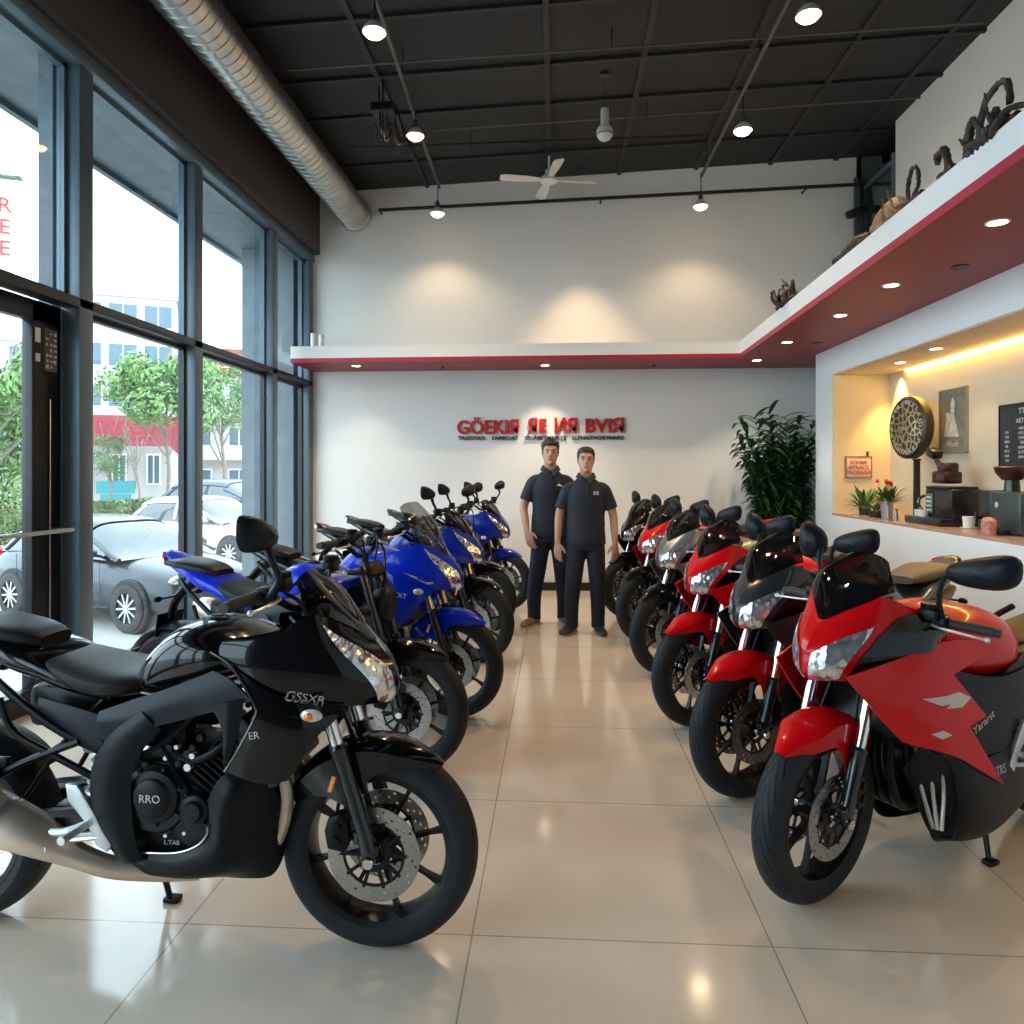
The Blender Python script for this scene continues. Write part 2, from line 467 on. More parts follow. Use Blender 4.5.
def g_fender(kind):
    g = G(); rows = []
    N = 26; a0, a1 = (rad(160), rad(52)) if kind == 'A' else (rad(150), rad(48))
    for i in range(N):
        t = i/(N-1); a = a0+(a1-a0)*t
        R = .338 + .012*sin(pi*t)
        tip = min(1, .35+2.6*min(t, 1-t)); tipf = tip if t < .5 else min(1, .25+3.2*(1-t))
        W = .082*(tip if t < .5 else tipf)
        tp = min(1, min(t, 1-t)*6+.12)**.6
        legt = math.exp(-((math.degrees(a)-112)/17)**2)
        D = (.028 + .035*sin(pi*t)) + (.10 if kind == 'A' else .17)*legt
        row = []
        K = 19
        for k in range(K):
            u = -1+2*k/(K-1); s_ = abs(u)
            yy = W*min(1, (s_/.55))**.8*math.copysign(1, u) if s_ < .55 else W*math.copysign(1, u)*(1+.25*legt*(s_-.55))
            dr = 0 if s_ < .15 else ((s_-.15)/.85)**1.9*D
            if s_ < .55: dr = ((s_/.55)**2.2)*.025
            else: dr = .025 + (s_-.55)/.45*D
            r = R - dr*tp
            row.append((FA[0]+r*cos(a), yy, FA[2]+r*sin(a)))
        rows.append(row)
    g.grid(rows, thick=.003)
    return g
def g_handlebar(z, gx, gy=.37):
    g = G()
    g.tube([(gx-.01,-gy+.12,z),(gx+.03,-.22,z-.01),(.465,-.09,z-.06),(.47,0,z-.065),(.465,.09,z-.06),(gx+.03,.22,z-.01),(gx-.01,gy-.12,z)], .012, 10, 24)
    g.box((.475,0,.99), (.10,.27,.025), bev=.01); g.box((.51,0,.80), (.10,.27,.03), bev=.01)
    g.tube([(.475,0,.94),(.475,0,z-.05)], .02, 12)
    for sy in (-1, 1):
        g.box((gx+.005, sy*(gy-.155), z), (.05,.06,.05), bev=.01)
        g.box((gx+.045, sy*(gy-.17), z+.03), (.045,.06,.04), bev=.008)
        g.lathe([(.0001,0),(.026,0),(.027,.004),(.027,.018),(.0001,.02)], (gx+.045, sy*(gy-.17), z+.05), 'z', 14)
        g.tube([(gx+.04, sy*(gy-.2), z), (.52, sy*.16, z-.04), (.55, sy*.1, .95), (.53, sy*.06, .82)], .006, 6, 14)
        g.tube([(gx+.03, sy*(gy-.22), z-.01), (.50, sy*.12, z+.02), (.50, sy*.05, .98), (.46, sy*.03, .9)], .005, 6, 14)
    return g
def g_grip(z, gx, sy, gy=.37):
    g = G(); y0 = gy-.125; y1 = gy
    P = [(gx-.01, sy*y0, z)]; R = [.019]
    for i in range(1, 12):
        t = i/12; P.append((gx-.01-.022*t, sy*(y0+(y1-y0)*t), z-.004*t)); R.append(.0165 if i % 2 else .0178)
    P += [(gx-.032, sy*y1, z-.005), (gx-.033, sy*(y1+.004), z-.005), (gx-.036, sy*(y1+.02), z-.006)]; R += [.0178, .014, .015]
    g.tube(P, R, 14); return g
def g_lever(z, gx, sy, gy=.37):
    g = G(); g.tube([(gx+.035, sy*(gy-.165), z-.005),(gx+.055, sy*(gy-.12), z-.008),(gx+.05, sy*(gy-.05), z-.014),(gx+.035, sy*(gy+.005), z-.02)], [.009,.007,.006,.006], 8, 12, flat=.6)
    g.ball((gx+.034, sy*(gy+.008), z-.02), .009); return g
def g_mirror(kind, sy):
    g = G()
    if kind == 'A': base, tip, c, L, H = (.455,.25,1.13), (.495,.315,1.25), (.465,.355,1.322), .175, .092
    elif sy > 0: base, tip, c, L, H = (.40,.245,1.0), (.45,.27,1.155), (.46,.385,1.185), .225, .105
    else: base, tip, c, L, H = (.40,.20,1.0), (.37,.24,1.13), (.34,.29,1.20), .115, .135
    g.tube([(base[0], sy*base[1], base[2]), ((base[0]+tip[0])/2+.015, sy*(base[1]+.005), (base[2]+tip[2])/2), (tip[0], sy*tip[1], tip[2]), (c[0], sy*(c[1]-L*.33), c[2]-.012)], [.011,.009,.010,.015], 10, 14)
    # head shell: rounded lozenge, deeper bulge to the front
    rings = []
    K = 9
    for i in range(K+1):
        t = i/K; dep = -.012 + (.072 if kind == 'A' else .055)*t; f = math.sqrt(max(0, 1-t**2.2))*1.0
        f = max(f, .02); ring = []
        for k in range(28):
            a = 2*pi*k/28; ca, sa = cos(a), sin(a)
            yy = math.copysign(abs(ca)**.72, ca)*L/2; zz = math.copysign(abs(sa)**.72, sa)*H/2
            zz += .16*yy; zz *= (1.0 + .28*(yy/(L/2)))
            ring.append((c[0]+dep+.03*yy, sy*(c[1]+yy*f), c[2]+zz*f))
        rings.append(ring)
    g.loft(rings)
    return g
def g_mirrorglass(kind, sy):
    g = G()
    if kind == 'A': c, L, H = (.465,.355,1.322), .175, .092
    elif sy > 0: c, L, H = (.46,.385,1.185), .225, .105
    else: c, L, H = (.34,.29,1.20), .115, .135
    rings = []
    for dep in (-.0135, -.0125):
        ring = []
        for k in range(28):
            a = 2*pi*k/28; ca, sa = cos(a), sin(a)
            yy = math.copysign(abs(ca)**.72, ca)*L/2; zz = math.copysign(abs(sa)**.72, sa)*H/2
            zz += .16*yy; zz *= (1.0 + .28*(yy/(L/2)))
            ring.append((c[0]+dep+.03*yy, sy*(c[1]+yy*.92), c[2]+zz*.92))
        rings.append(ring)
    g.loft(rings); return g

# nose shell control net (centre -> side), bottom -> top ; half, mirrored
NOSE = [
 [(.745,0,.770),(.705,.062,.778),(.640,.115,.786),(.540,.165,.810),(.430,.207,.848),(.300,.212,.925)],
 [(.770,0,.805),(.735,.066,.822),(.665,.128,.850),(.550,.178,.875),(.430,.210,.905),(.290,.212,.950)],
 [(.760,0,.875),(.722,.068,.895),(.645,.132,.922),(.545,.175,.945),(.430,.205,.962),(.285,.208,.972)],
 [(.705,0,.950),(.672,.066,.968),(.610,.126,.995),(.548,.160,1.02),(.430,.192,1.005),(.290,.203,.990)],
 [(.672,0,.982),(.636,.062,1.012),(.585,.118,1.048),(.545,.152,1.066),(.440,.182,1.022),(.295,.198,1.000)],
]
def nose_pt(s, r):
    A = [crom(row, s) for row in NOSE]; return crom(A, r)
def g_nose(s0=0, s1=1, r0=0, r1=1, off=0, nu=22, nv=18, thick=-.004):
    g = G(); rows = []
    for i in range(nv):
        r = r0+(r1-r0)*i/(nv-1); row = []
        for j in range(nu):
            s = s0+(s1-s0)*j/(nu-1); row.append(nose_pt(s, r))
        rows.append(row)
    g.grid(rows, thick=thick); return g.sym()
def g_nose_region(corners, off, nu=14, nv=12, thick=.004, sym=True, only=None):
    """corners in (s,r): bottom-left, bottom-right, top-right, top-left (may be polylines), lifted off the nose"""
    rows = []
    bl, br, tr, tl = corners
    for i in range(nv):
        v = i/(nv-1); row = []
        for j in range(nu):
            u = j/(nu-1)
            s = (1-v)*((1-u)*bl[0]+u*br[0]) + v*((1-u)*tl[0]+u*tr[0])
            r = (1-v)*((1-u)*bl[1]+u*br[1]) + v*((1-u)*tl[1]+u*tr[1])
            bow = .035*sin(pi*u)*(1 if v > .5 else -1)*abs(2*v-1)
            r += bow
            p = Vector(nose_pt(s, r)); e = .004
            n = (Vector(nose_pt(s+e, r))-Vector(nose_pt(s-e, r))).cross(Vector(nose_pt(s, r+e))-Vector(nose_pt(s, r-e)))
            n.normalize()
            if n.x < 0: n = -n
            row.append(tuple(p+n*off))
        rows.append(row)
    g = G(); g.grid(rows, thick=thick)
    return g.sym() if sym else g
def g_screen(kind):
    # base follows the nose top, rises and rakes back
    H = {'A': 1.0, 'tall': 1.75, 'B': 1.0}[kind]
    base = [(.690,0,.962),(.642,.060,1.012),(.592,.116,1.052),(.552,.150,1.072),(.515,.163,1.082)]
    k1 = [(.615,0,1.052),(.597,.052,1.075),(.565,.098,1.102),(.535,.130,1.112),(.51,.146,1.110)]
    k2 = [(.548,0,1.12),(.538,.045,1.133),(.522,.082,1.142),(.505,.108,1.14),(.495,.122,1.135)]
    k3 = [(.480,0,1.178),(.478,.030,1.178),(.474,.058,1.172),(.470,.078,1.162),(.468,.092,1.150)]
    if kind == 'B':
        k1 = [(x, y*1.04, z+.005) for x, y, z in k1]; k2 = [(x-.005, y*1.06, z+.012) for x, y, z in k2]; k3 = [(x-.02, y*1.0, z+.022) for x, y, z in k3]
    if kind == 'tall':
        k1 = [(x-.0, y*1.25, z+.03) for x, y, z in k1]; k2 = [(x-.02, y*1.5, z+.075) for x, y, z in k2]; k3 = [(x-.045, y*1.7, z+.125) for x, y, z in k3]
    g = G(); g.patch([base, k1, k2, k3], 14, 14, thick=-.003); return g.sym()
def g_cheek():
    # inner dash shell behind the screen
    g = G(); g.patch([[(.55,0,.99),(.53,.08,1.0),(.49,.14,1.03)], [(.50,0,1.03),(.49,.07,1.04),(.46,.12,1.05)]], 8, 5, thick=.01)
    g.sym(); g.box((.505,0,1.055), (.035,.17,.085), bev=.015, rot=(0, rad(-35), 0))
    g.box((.56,0,.90), (.16,.14,.16), bev=.03); return g
def g_sideA():
    g = G()
    g.patch([[(.330,.216,.925),(.430,.222,.862),(.530,.185,.818),(.640,.128,.792)],
             [(.405,.242,.800),(.450,.240,.778),(.530,.215,.755),(.615,.160,.752)],
             [(.365,.244,.700),(.420,.240,.690),(.500,.222,.685),(.572,.185,.712)],
             [(.312,.226,.622),(.370,.226,.600),(.430,.218,.586),(.488,.198,.588)]], 16, 18, thick=-.005)
    return g.sym()
def g_edgeline():
    g = G(); g.tube([(.262,.216,.965),(.330,.222,.925),(.408,.246,.828),(.412,.247,.79),(.365,.248,.70),(.312,.230,.622)], .0025, 6, 24); return g.sym()
def g_spar():
    """matte frame cover seen below the tank (kind A)"""
    g = G()
    g.patch([[(.27,.205,.905),(.20,.205,.875),(.10,.203,.838),(.0,.195,.805),(-.10,.185,.765)],
             [(.34,.228,.885),(.24,.225,.85),(.12,.222,.805),(.02,.213,.765),(-.10,.198,.745)],
             [(.405,.238,.835),(.29,.235,.80),(.18,.225,.768),(.05,.213,.735),(-.08,.20,.725)]], 18, 12, thick=-.01)
    return g.sym()
def g_frameleg():
    g = G()
    g.patch([[(.055,.218,.785),(-.045,.212,.71),(-.112,.20,.60),(-.115,.19,.46),(-.075,.18,.37),(-.03,.175,.32)],
             [(.085,.226,.765),(.0,.225,.69),(-.06,.215,.59),(-.062,.205,.46),(-.03,.195,.37),(-.005,.185,.32)],
             [(.10,.20,.735),(.04,.20,.665),(.0,.19,.58),(.0,.185,.46),(.01,.18,.37),(.025,.17,.32)]], 26, 10, thick=-.012)
    return g.sym()
def g_winglet():
    g = G()
    g.patch([[(.278,.252,.822),(.335,.262,.836),(.382,.25,.842)],[(.315,.255,.76),(.34,.266,.765),(.372,.25,.77)],[(.318,.245,.64),(.322,.25,.642),(.33,.246,.645)]], 8, 12, thick=-.008)
    return g.sym()
def g_sidecover():
    g = G()
    g.patch([[(-.34,.145,.79),(-.22,.168,.775),(-.11,.185,.755),(-.055,.19,.725)],
             [(-.34,.15,.765),(-.22,.175,.72),(-.13,.188,.68),(-.075,.192,.665)],
             [(-.335,.14,.745),(-.22,.16,.685),(-.14,.175,.645),(-.10,.18,.632)]], 14, 8, thick=-.01)
    g.lathe([(.0001,.004),(.008,.004),(.01,0)], (-.10,.19,.675), 'y', 10)
    return g.sym()
def g_tank(kind):
    keys = [(-.055,.085,.790,.845),(-.035,.120,.785,.885),(.02,.160,.785,.955),(.09,.182,.80,1.008),(.17,.192,.82,1.022),(.26,.188,.85,1.005),(.34,.168,.88,.975),(.41,.135,.91,.955),(.43,.10,.92,.945)]
    if kind == 'B':
        keys = [(-.30,.09,.74,.80),(-.27,.13,.72,.86),(-.20,.165,.70,.925),(-.10,.19,.70,.968),(.02,.205,.71,.99),(.14,.208,.73,.988),(.25,.195,.78,.97),(.34,.16,.84,.945),(.38,.12,.87,.925)]
    g = G(); g.loft(interp_sections(keys, 34, 30, .72)); return g
def g_tankcap(kind):
    x, z = (.17,1.02) if kind == 'A' else (.06,.988)
    g = G(); g.lathe([(.0001,.008),(.03,.008),(.036,.004),(.038,-.003)], (x,0,z), 'z', 24); g.box((x,0,z+.009), (.045,.012,.006), bev=.002); return g
def g_tankrib():
    g = G(); g.patch([[(.08,.11,1.003),(.20,.12,1.012),(.32,.125,.985),(.40,.12,.955)],[(.06,.165,.965),(.20,.180,.965),(.33,.172,.945),(.42,.165,.93)]], 14, 5, thick=.006); return g.sym()
def g_seat(kind):
    dx = 0 if kind == 'A' else -.26
    dz = 0 if kind == 'A' else -.07
    g = G()
    keys = [(-.50,.09,.905,.945),(-.43,.11,.868,.928),(-.31,.135,.828,.900),(-.20,.155,.79,.876),(-.11,.158,.785,.862),(-.03,.135,.795,.858),(.0,.10,.802,.852)]
    g.loft([superring(x+dx, w, a+dz, b+dz, 26, .62) for x, w, a, b in [crom(keys, i/25) for i in range(26)]]); return g
def g_pillion(kind):
    dx = -.14 if kind == 'A' else -.16
    dz = -.005 if kind == 'A' else -.03
    g = G()
    keys = [(-.80,.06,.985,1.005),(-.76,.09,.975,1.015),(-.62,.115,.965,1.018),(-.48,.115,.942,1.008),(-.32,.095,.925,.99),(-.255,.07,.925,.965)]
    g.loft([superring(x+dx, w, a+dz, b+dz, 26, .6) for x, w, a, b in [crom(keys, i/21) for i in range(22)]]); return rsq(g)
def rsq(g, x0=-.45, k=.62):
    g.v = [(x if x > x0 else x0+(x-x0)*k, y, z) for x, y, z in g.v]; return g
def g_tail(kind):
    dx = 0 if kind == 'A' else -.14
    dz = 0 if kind == 'A' else -.03
    keys = [(-1.0,.035,1.02,1.05),(-.94,.06,.985,1.045),(-.82,.095,.95,1.02),(-.64,.125,.905,.985),(-.48,.14,.855,.955),(-.36,.14,.82,.92),(-.25,.135,.785,.865),(-.12,.12,.76,.81)]
    g = G(); g.loft([superring(x+dx, w, a+dz, b+dz, 26, .75) for x, w, a, b in [crom(keys, i/29) for i in range(30)]]); return rsq(g)
def g_taillight(kind):
    dx = 0 if kind == 'A' else -.14
    dz = 0 if kind == 'A' else -.03
    g = G()
    g.patch([[(-.90+dx,.082,1.0+dz),(-.97+dx,.055,1.015+dz),(-1.012+dx,0,1.02+dz)],[(-.90+dx,.078,1.025+dz),(-.97+dx,.05,1.04+dz),(-1.02+dx,0,1.05+dz)]], 10, 5, thick=.006)
    return rsq(g.sym())
def g_plateholder():
    g = G()
    g.tube([(-.66,0,.90),(-.80,0,.84),(-.92,0,.76),(-.97,0,.66)], [.04,.035,.03,.025], 10, 14)
    g.box((-.985,0,.64), (.012,.19,.13), bev=.004, rot=(0, rad(15), 0))
    for sy in (-1, 1):
        g.tube([(-.86,sy*.02,.80),(-.87,sy*.13,.80)], .006, 6); g.ball((-.875,sy*.15,.80), .022, sc=(1.3,1.2,.8))
    return rsq(g)
def g_rearhugger():
    g = G(); rows = []
    for i in range(16):
        a = rad(150)-(rad(150)-rad(35))*i/15; row = []
        for k in range(9):
            u = -1+k/4; row.append((RA[0]+(.345-.03*abs(u)**2)*cos(a), .09*u, RA[2]+(.345-.03*abs(u)**2)*sin(a)))
        rows.append(row)
    g.grid(rows, thick=.003); return g
def g_swingarm():
    g = G()
    for sy in (-1, 1):
        g.tube([(-.08,sy*.12,.42),(-.3,sy*.135,.40),(-.5,sy*.13,.36),(-.71,sy*.12,.315)], [.04,.04,.034,.028], 10, 14, flat=1.0)
        g.lathe([(.0001,-.02),(.03,-.02),(.03,.02),(.0001,.02)], (-.71,sy*.12,.315), 'y', 16)
    g.box((-.26,0,.42), (.10,.26,.06), bev=.02); return g
def g_chain():
    g = G(); g.tube([(-.10,.10,.47),(-.4,.10,.43),(-.71,.10,.39)], .011, 6); g.tube([(-.10,.10,.37),(-.4,.10,.29),(-.71,.10,.24)], .011, 6)
    g.ring_plate((-.71,.10,.315), .04, .085, .006, n=30); return g
def g_subframe():
    g = G()
    for sy in (-1, 1):
        g.tube([(-.08,sy*.13,.60),(-.30,sy*.14,.70),(-.52,sy*.12,.84),(-.62,sy*.08,.90)], .013, 8, 12)
        g.tube([(-.10,sy*.14,.52),(-.28,sy*.15,.61),(-.42,sy*.15,.68),(-.48,sy*.14,.78)], .011, 8, 12)
        g.tube([(-.20,sy*.15,.66),(-.40,sy*.155,.58),(-.55,sy*.15,.49)], .012, 8, 12)
        g.tube([(-.15,sy*.10,.78),(-.30,sy*.11,.62),(-.40,sy*.12,.47)], .009, 8, 10)
    g.box((-.30,0,.74), (.26,.18,.14), bev=.03); return g
def g_shock():
    g = G(); 
    P = []; 
    for i in range(90):
        t = i/89; a = t*2*pi*7
        P.append((-.17-.05*t+.032*cos(a), -.05+.032*sin(a), .66-.24*t))
    g.tube(P, .007, 6); g.tube([(-.16,-.05,.70),(-.23,-.05,.38)], .016, 10)
    g.lathe([(.0001,-.05),(.028,-.05),(.03,-.04),(.03,.04),(.028,.05),(.0001,.05)], (-.15,-.11,.64), 'x', 14); return g
def g_engine():
    g = G()
    g.prism([(-.11,.31),(.02,.27),(.22,.27),(.30,.33),(.30,.45),(.22,.52),(.14,.60),(-.02,.62),(-.10,.56),(-.13,.44)], -.145, .145, bev=.025)
    for sy in (-1, 1):   # gearbox / stator bosses
        g.lathe([(.10,0),(.105,.018*sy),(.095,.03*sy),(.0001,.03*sy)], (.06,.145*sy,.50), 'y', 32)
        g.lathe([(.072,0),(.074,.02*sy),(.0001,.022*sy)], (.195,.145*sy,.43), 'y', 24)
        g.lathe([(.05,0),(.05,.018*sy),(.0001,.02*sy)], (-.06,.145*sy,.38), 'y', 20)
        g.tube([(-.02,sy*.16,.31),(.10,sy*.165,.295),(.23,sy*.16,.32)], .012, 8, 10)
    return g
def g_clutch(sy):
    g = G(); c = (.062, .172*sy, .515)
    g.lathe([(.0001,.028*sy),(.050,.028*sy),(.056,.024*sy),(.060,.018*sy),(.078,.014*sy),(.083,.006*sy),(.083,-.012*sy)], c, 'y', 40)
    for k in range(7):
        a = 2*pi*k/7+.3; g.lathe([(.0001,.012*sy),(.006,.012*sy),(.006,0)], (c[0]+.088*cos(a), c[1], c[2]+.088*sin(a)), 'y', 8)
    return g
def g_smallcover(sy):
    g = G(); c = (.19, .165*sy, .478)
    g.lathe([(.0001,.03*sy),(.026,.03*sy),(.03,.024*sy),(.032,.018*sy),(.044,.014*sy),(.048,.004*sy),(.048,-.01*sy)], c, 'y', 30)
    for k in range(4):
        a = 2*pi*k/4+.6; g.lathe([(.0001,.01*sy),(.005,.01*sy),(.005,0)], (c[0]+.052*cos(a), c[1], c[2]+.052*sin(a)), 'y', 8)
    return g
def g_cylinder():
    g = G(); ang = rad(-35)
    # axis leans forward; fins are plates across the axis
    ax = Vector((sin(rad(38)), 0, cos(rad(38)))); c0 = Vector((.20,0,.50))
    for i in range(10):
        c = c0 + ax*(.012+.0195*i); w = .19 if i < 7 else .17
        g.box(tuple(c), (.155, 2*.148 if i < 8 else .26, .009), bev=.003, rot=(0, rad(38), 0), seg=1)
    c = c0+ax*.12; g.box(tuple(c), (.12,.24,.22), bev=.01, rot=(0, rad(38), 0))
    c = c0+ax*.235; g.box(tuple(c), (.14,.26,.06), bev=.02, rot=(0, rad(38), 0))
    for sy in (-1, 1):
        for px, pz, rr in ((.16,.64,.013),(.175,.66,.010),(.13,.61,.010),(.20,.69,.011),(.10,.655,.012)):
            g.lathe([(.0001,.02*sy),(rr,.02*sy),(rr,0)], (px,.145*sy,pz), 'y', 8)
    return g
def g_hoses():
    g = G(); sy = 1
    g.tube([(.30,sy*.10,.72),(.26,sy*.15,.66),(.18,sy*.155,.62),(.10,sy*.15,.64)], .012, 8, 14)
    g.tube([(-.05,sy*.15,.62),(.03,sy*.16,.64),(.12,sy*.16,.70),(.18,sy*.15,.76)], .009, 8, 14)
    g.tube([(.02,sy*.15,.68),(.08,sy*.165,.66),(.13,sy*.16,.56)], .006, 6, 12)
    g.box((.06,sy*.10,.69), (.16,.07,.10), bev=.02)
    return g.sym()
BOLTS = ((-.03,.655,.010),(.02,.60,.007),(.09,.625,.007),(.16,.60,.012),(.175,.635,.009),(.125,.66,.007),(-.035,.40,.006),(-.03,.43,.006),(-.035,.36,.006),(.15,.40,.006),(.09,.39,.006),(.24,.42,.006))
def g_bolt(x, z, r, sy):
    return G().lathe([(.0001,.008*sy),(r,.008*sy),(r,-.012*sy)], (x,.158*sy,z), 'y', 8)
def g_headers():
    g = G()
    for k, y in enumerate((-.085,-.03,.03,.085)):
        g.tube([(.33,y,.60),(.42,y,.56),(.44,y,.46),(.40,y*.9,.34),(.31,y*.6,.265),(.15,y*.35-.02,.245)], .019, 10, 20)
    return g
def g_exhaust():
    g = G(); y = -.17
    P = [(.16,-.09,.25),(.05,-.13,.262),(-.08,-.165,.285),(-.18,-.19,.33),(-.26,-.205,.375),(-.34,-.215,.415),(-.48,-.225,.47),(-.68,-.235,.545),(-.86,-.24,.61),(-.93,-.24,.635)]
    R = [.030,.030,.032,.036,.052,.066,.078,.082,.074,.055]
    g.tube(P, R, 22, 40)
    g.tube([(-.925,-.24,.633),(-.97,-.24,.65)], .028, 16); return g
def g_heatshield():
    g = G()
    g.tube([(-.385,-.222,.432),(-.40,-.2225,.438)], .0745, 22); return g
def g_belly():
    g = G()
    g.patch([[(-.085,.145,.315),(.02,.165,.335),(.13,.175,.345),(.235,.185,.41),(.245,.19,.53),(.30,.18,.60),(.39,.13,.60)],
             [(-.08,.155,.285),(.04,.175,.30),(.15,.19,.315),(.27,.205,.37),(.30,.205,.47),(.345,.185,.545),(.40,.125,.56)],
             [(-.06,.14,.262),(.06,.16,.262),(.17,.175,.27),(.28,.18,.30),(.37,.15,.36),(.405,.12,.43),(.425,.08,.45)],
             [(-.02,.07,.252),(.08,.08,.245),(.18,.10,.243),(.28,.11,.243),(.385,.10,.246),(.418,.08,.28),(.425,.05,.33)]], 30, 16, thick=-.006)
    return g.sym()
def g_bellyline():
    g = G(); g.tube([(-.085,.152,.318),(.02,.17,.337),(.13,.18,.348),(.20,.187,.375),(.235,.19,.41),(.24,.194,.44)], .003, 6, 24); return g.sym()
def g_bellyB():
    g = G()
    g.patch([[(-.30,.155,.44),(-.16,.185,.46),(.02,.21,.46),(.16,.225,.47),(.30,.22,.55),(.42,.195,.63)],
             [(-.32,.165,.33),(-.16,.20,.33),(.02,.225,.33),(.16,.23,.36),(.28,.215,.47),(.43,.185,.57)],
             [(-.30,.14,.20),(-.16,.175,.19),(.02,.20,.17),(.18,.20,.20),(.26,.19,.36),(.40,.165,.52)],
             [(-.26,.05,.16),(-.12,.06,.15),(.04,.08,.125),(.22,.11,.14),(.30,.12,.27),(.40,.11,.44)]], 30, 18, thick=-.006)
    return g.sym()
def g_ventrim():
    g = G(); P = [(.425,.182,.56),(.30,.215,.475),(.265,.215,.40),(.235,.205,.28),(.24,.19,.20),(.29,.155,.20),(.325,.135,.27),(.37,.125,.40),(.425,.14,.53),(.425,.182,.56)]
    g.tube(P, .006, 8, 50); return g.sym()
def g_ventribs():
    g = G()
    for k in range(3):
        t = (k+.7)/3.4
        g.tube([(.395-.09*t*.9,.13+.075*t,.535-.03*t),(.355-.09*t,.115+.085*t,.39-.01*t),(.30-.02*t,.145+.04*t,.225)], .008, 8, 14)
    return g.sym()
def g_radiator():
    g = G(); g.box((.405,0,.66), (.035,.34,.22), bev=.008, rot=(0, rad(-15), 0))
    for i in range(12): g.box((.427-.004*i*.2,0,.57+.0165*i), (.012,.31,.004), rot=(0, rad(-15), 0))
    return g
def g_panelB():
    """pointed red side panel of the right-hand bikes"""
    g = G()
    g.patch([[(.74,.145,.815),(.62,.172,.845),(.47,.203,.880),(.34,.213,.905),(.20,.216,.895),(.0,.214,.86)],
             [(.72,.150,.79),(.60,.185,.80),(.50,.215,.808),(.44,.224,.805),(.38,.226,.80),(.30,.224,.79)],
             [(.66,.166,.725),(.56,.198,.715),(.45,.230,.70),(.35,.240,.685),(.25,.240,.66),(.13,.236,.625)],
             [(.61,.174,.67),(.53,.205,.66),(.44,.233,.645),(.38,.240,.63),(.30,.242,.615),(.235,.241,.605)],
             [(.52,.19,.585),(.46,.215,.565),(.38,.236,.54),(.28,.240,.50),(.17,.238,.44),(.02,.234,.36)]], 24, 24, thick=-.006, lin=True)
    return g.sym()
def g_kneeB():
    """black inner side of the right-hand bikes"""
    g = G()
    g.patch([[(.36,.20,.85),(.20,.205,.78),(.0,.205,.74),(-.2,.18,.74),(-.30,.15,.76)],
             [(.40,.205,.72),(.22,.21,.66),(.0,.205,.60),(-.2,.18,.62),(-.32,.15,.70)],
             [(.42,.20,.58),(.24,.205,.50),(.0,.20,.46),(-.2,.175,.50),(-.34,.15,.62)]], 20, 14, thick=-.006)
    return g.sym()
def g_duct():
    g = G()
    g.patch([[(.60,.155,.70),(.50,.19,.62),(.42,.19,.56)],[(.56,.13,.66),(.47,.16,.58),(.40,.15,.53)]], 12, 5, thick=-.006); return g.sym()
def g_signal(c, sy):
    g = G(); g.ball((c[0], sy*c[1], c[2]), .02, 14, 8, sc=(1.7,.6,.95)); return g
def g_signalcore(c, sy):
    g = G(); g.ball((c[0]-.004, sy*(c[1]+.006), c[2]), .012, 12, 8, sc=(1.1,.7,1)); return g
def g_footrest(sy):
    g = G()
    y = .20*sy
    g.prism([(-.205,.552),(-.165,.55),(-.115,.475),(-.085,.42),(-.055,.375),(-.07,.352),(-.105,.372),(-.135,.435),(-.195,.50)], y-.008, y+.008, bev=.004)
    g.tube([(-.10,y,.395),(-.16,y,.385),(-.25,y,.373)], .009, 8, 8)
    g.tube([(-.14,y,.43),(-.145,y+.10*sy,.43)], .013, 10)
    g.tube([(-.235,y,.373),(-.24,y+.05*sy,.375)], .009, 8)
    g.tube([(-.14,y,.43),(-.19,y+.02*sy,.415),(-.255,y+.02*sy,.41)], [.012,.013,.011], 8, 8); return g
def g_rearpeg(sy):
    g = G(); g.tube([(-.46,.14*sy,.56),(-.465,.24*sy,.56)], .012, 8); g.box((-.46,.145*sy,.57), (.04,.02,.06), bev=.006); return g
def g_sidestand():
    g = G(); g.tube([(-.10,.08,.27),(-.09,.10,.16),(-.075,.13,.022)], [.013,.011,.010], 8, 10); g.box((-.07,.14,.010), (.055,.04,.018), bev=.005)
    g.tube([(-.07,.10,.25),(-.05,.115,.17),(-.078,.12,.10)], .005, 6, 8); return g

from mathutils.bvhtree import BVHTree
def decal(parent, parts, me_or_txt, size, x, z, ang, side, m, label=None, name='lettering'):
    """lay lettering or a flat mark onto the curved panels of one side (side -1 right, +1 left)"""
    if isinstance(me_or_txt, str): me = text_mesh(me_or_txt, size, .0012)
    else: me = me_or_txt
    bm = bmesh.new(); bm.from_mesh(me); bmesh.ops.triangulate(bm, faces=bm.faces[:]); bmesh.ops.subdivide_edges(bm, edges=[e for e in bm.edges if e.calc_length() > .012], cuts=2); bm.to_mesh(me); bm.free()
    vs = []; fs = []
    for c in parent.children_recursive:
        if c.name.split('.')[0] in parts:
            o = len(vs); vs += [v.co.copy() for v in c.data.vertices]; fs += [tuple(i+o for i in p.vertices) for p in c.data.polygons]
    bvh = BVHTree.FromPolygons(vs, fs); last = .24
    for v in me.vertices:
        u, w, h = v.co.x, v.co.y, v.co.z
        a = u*cos(ang) - w*sin(ang); b = u*sin(ang) + w*cos(ang)
        px = x + (a if side < 0 else -a); pz = z + b
        hit = bvh.ray_cast(Vector((px, side*.8, pz)), Vector((0, -side, 0)))
        if hit[0] is not None: last = abs(hit[0].y)
        v.co = Vector((px, side*(last + .0012 + h), pz))
    me.materials.clear(); me.materials.append(m)
    o = link(name, me, parent)
    if label: o['label'] = label
    return o

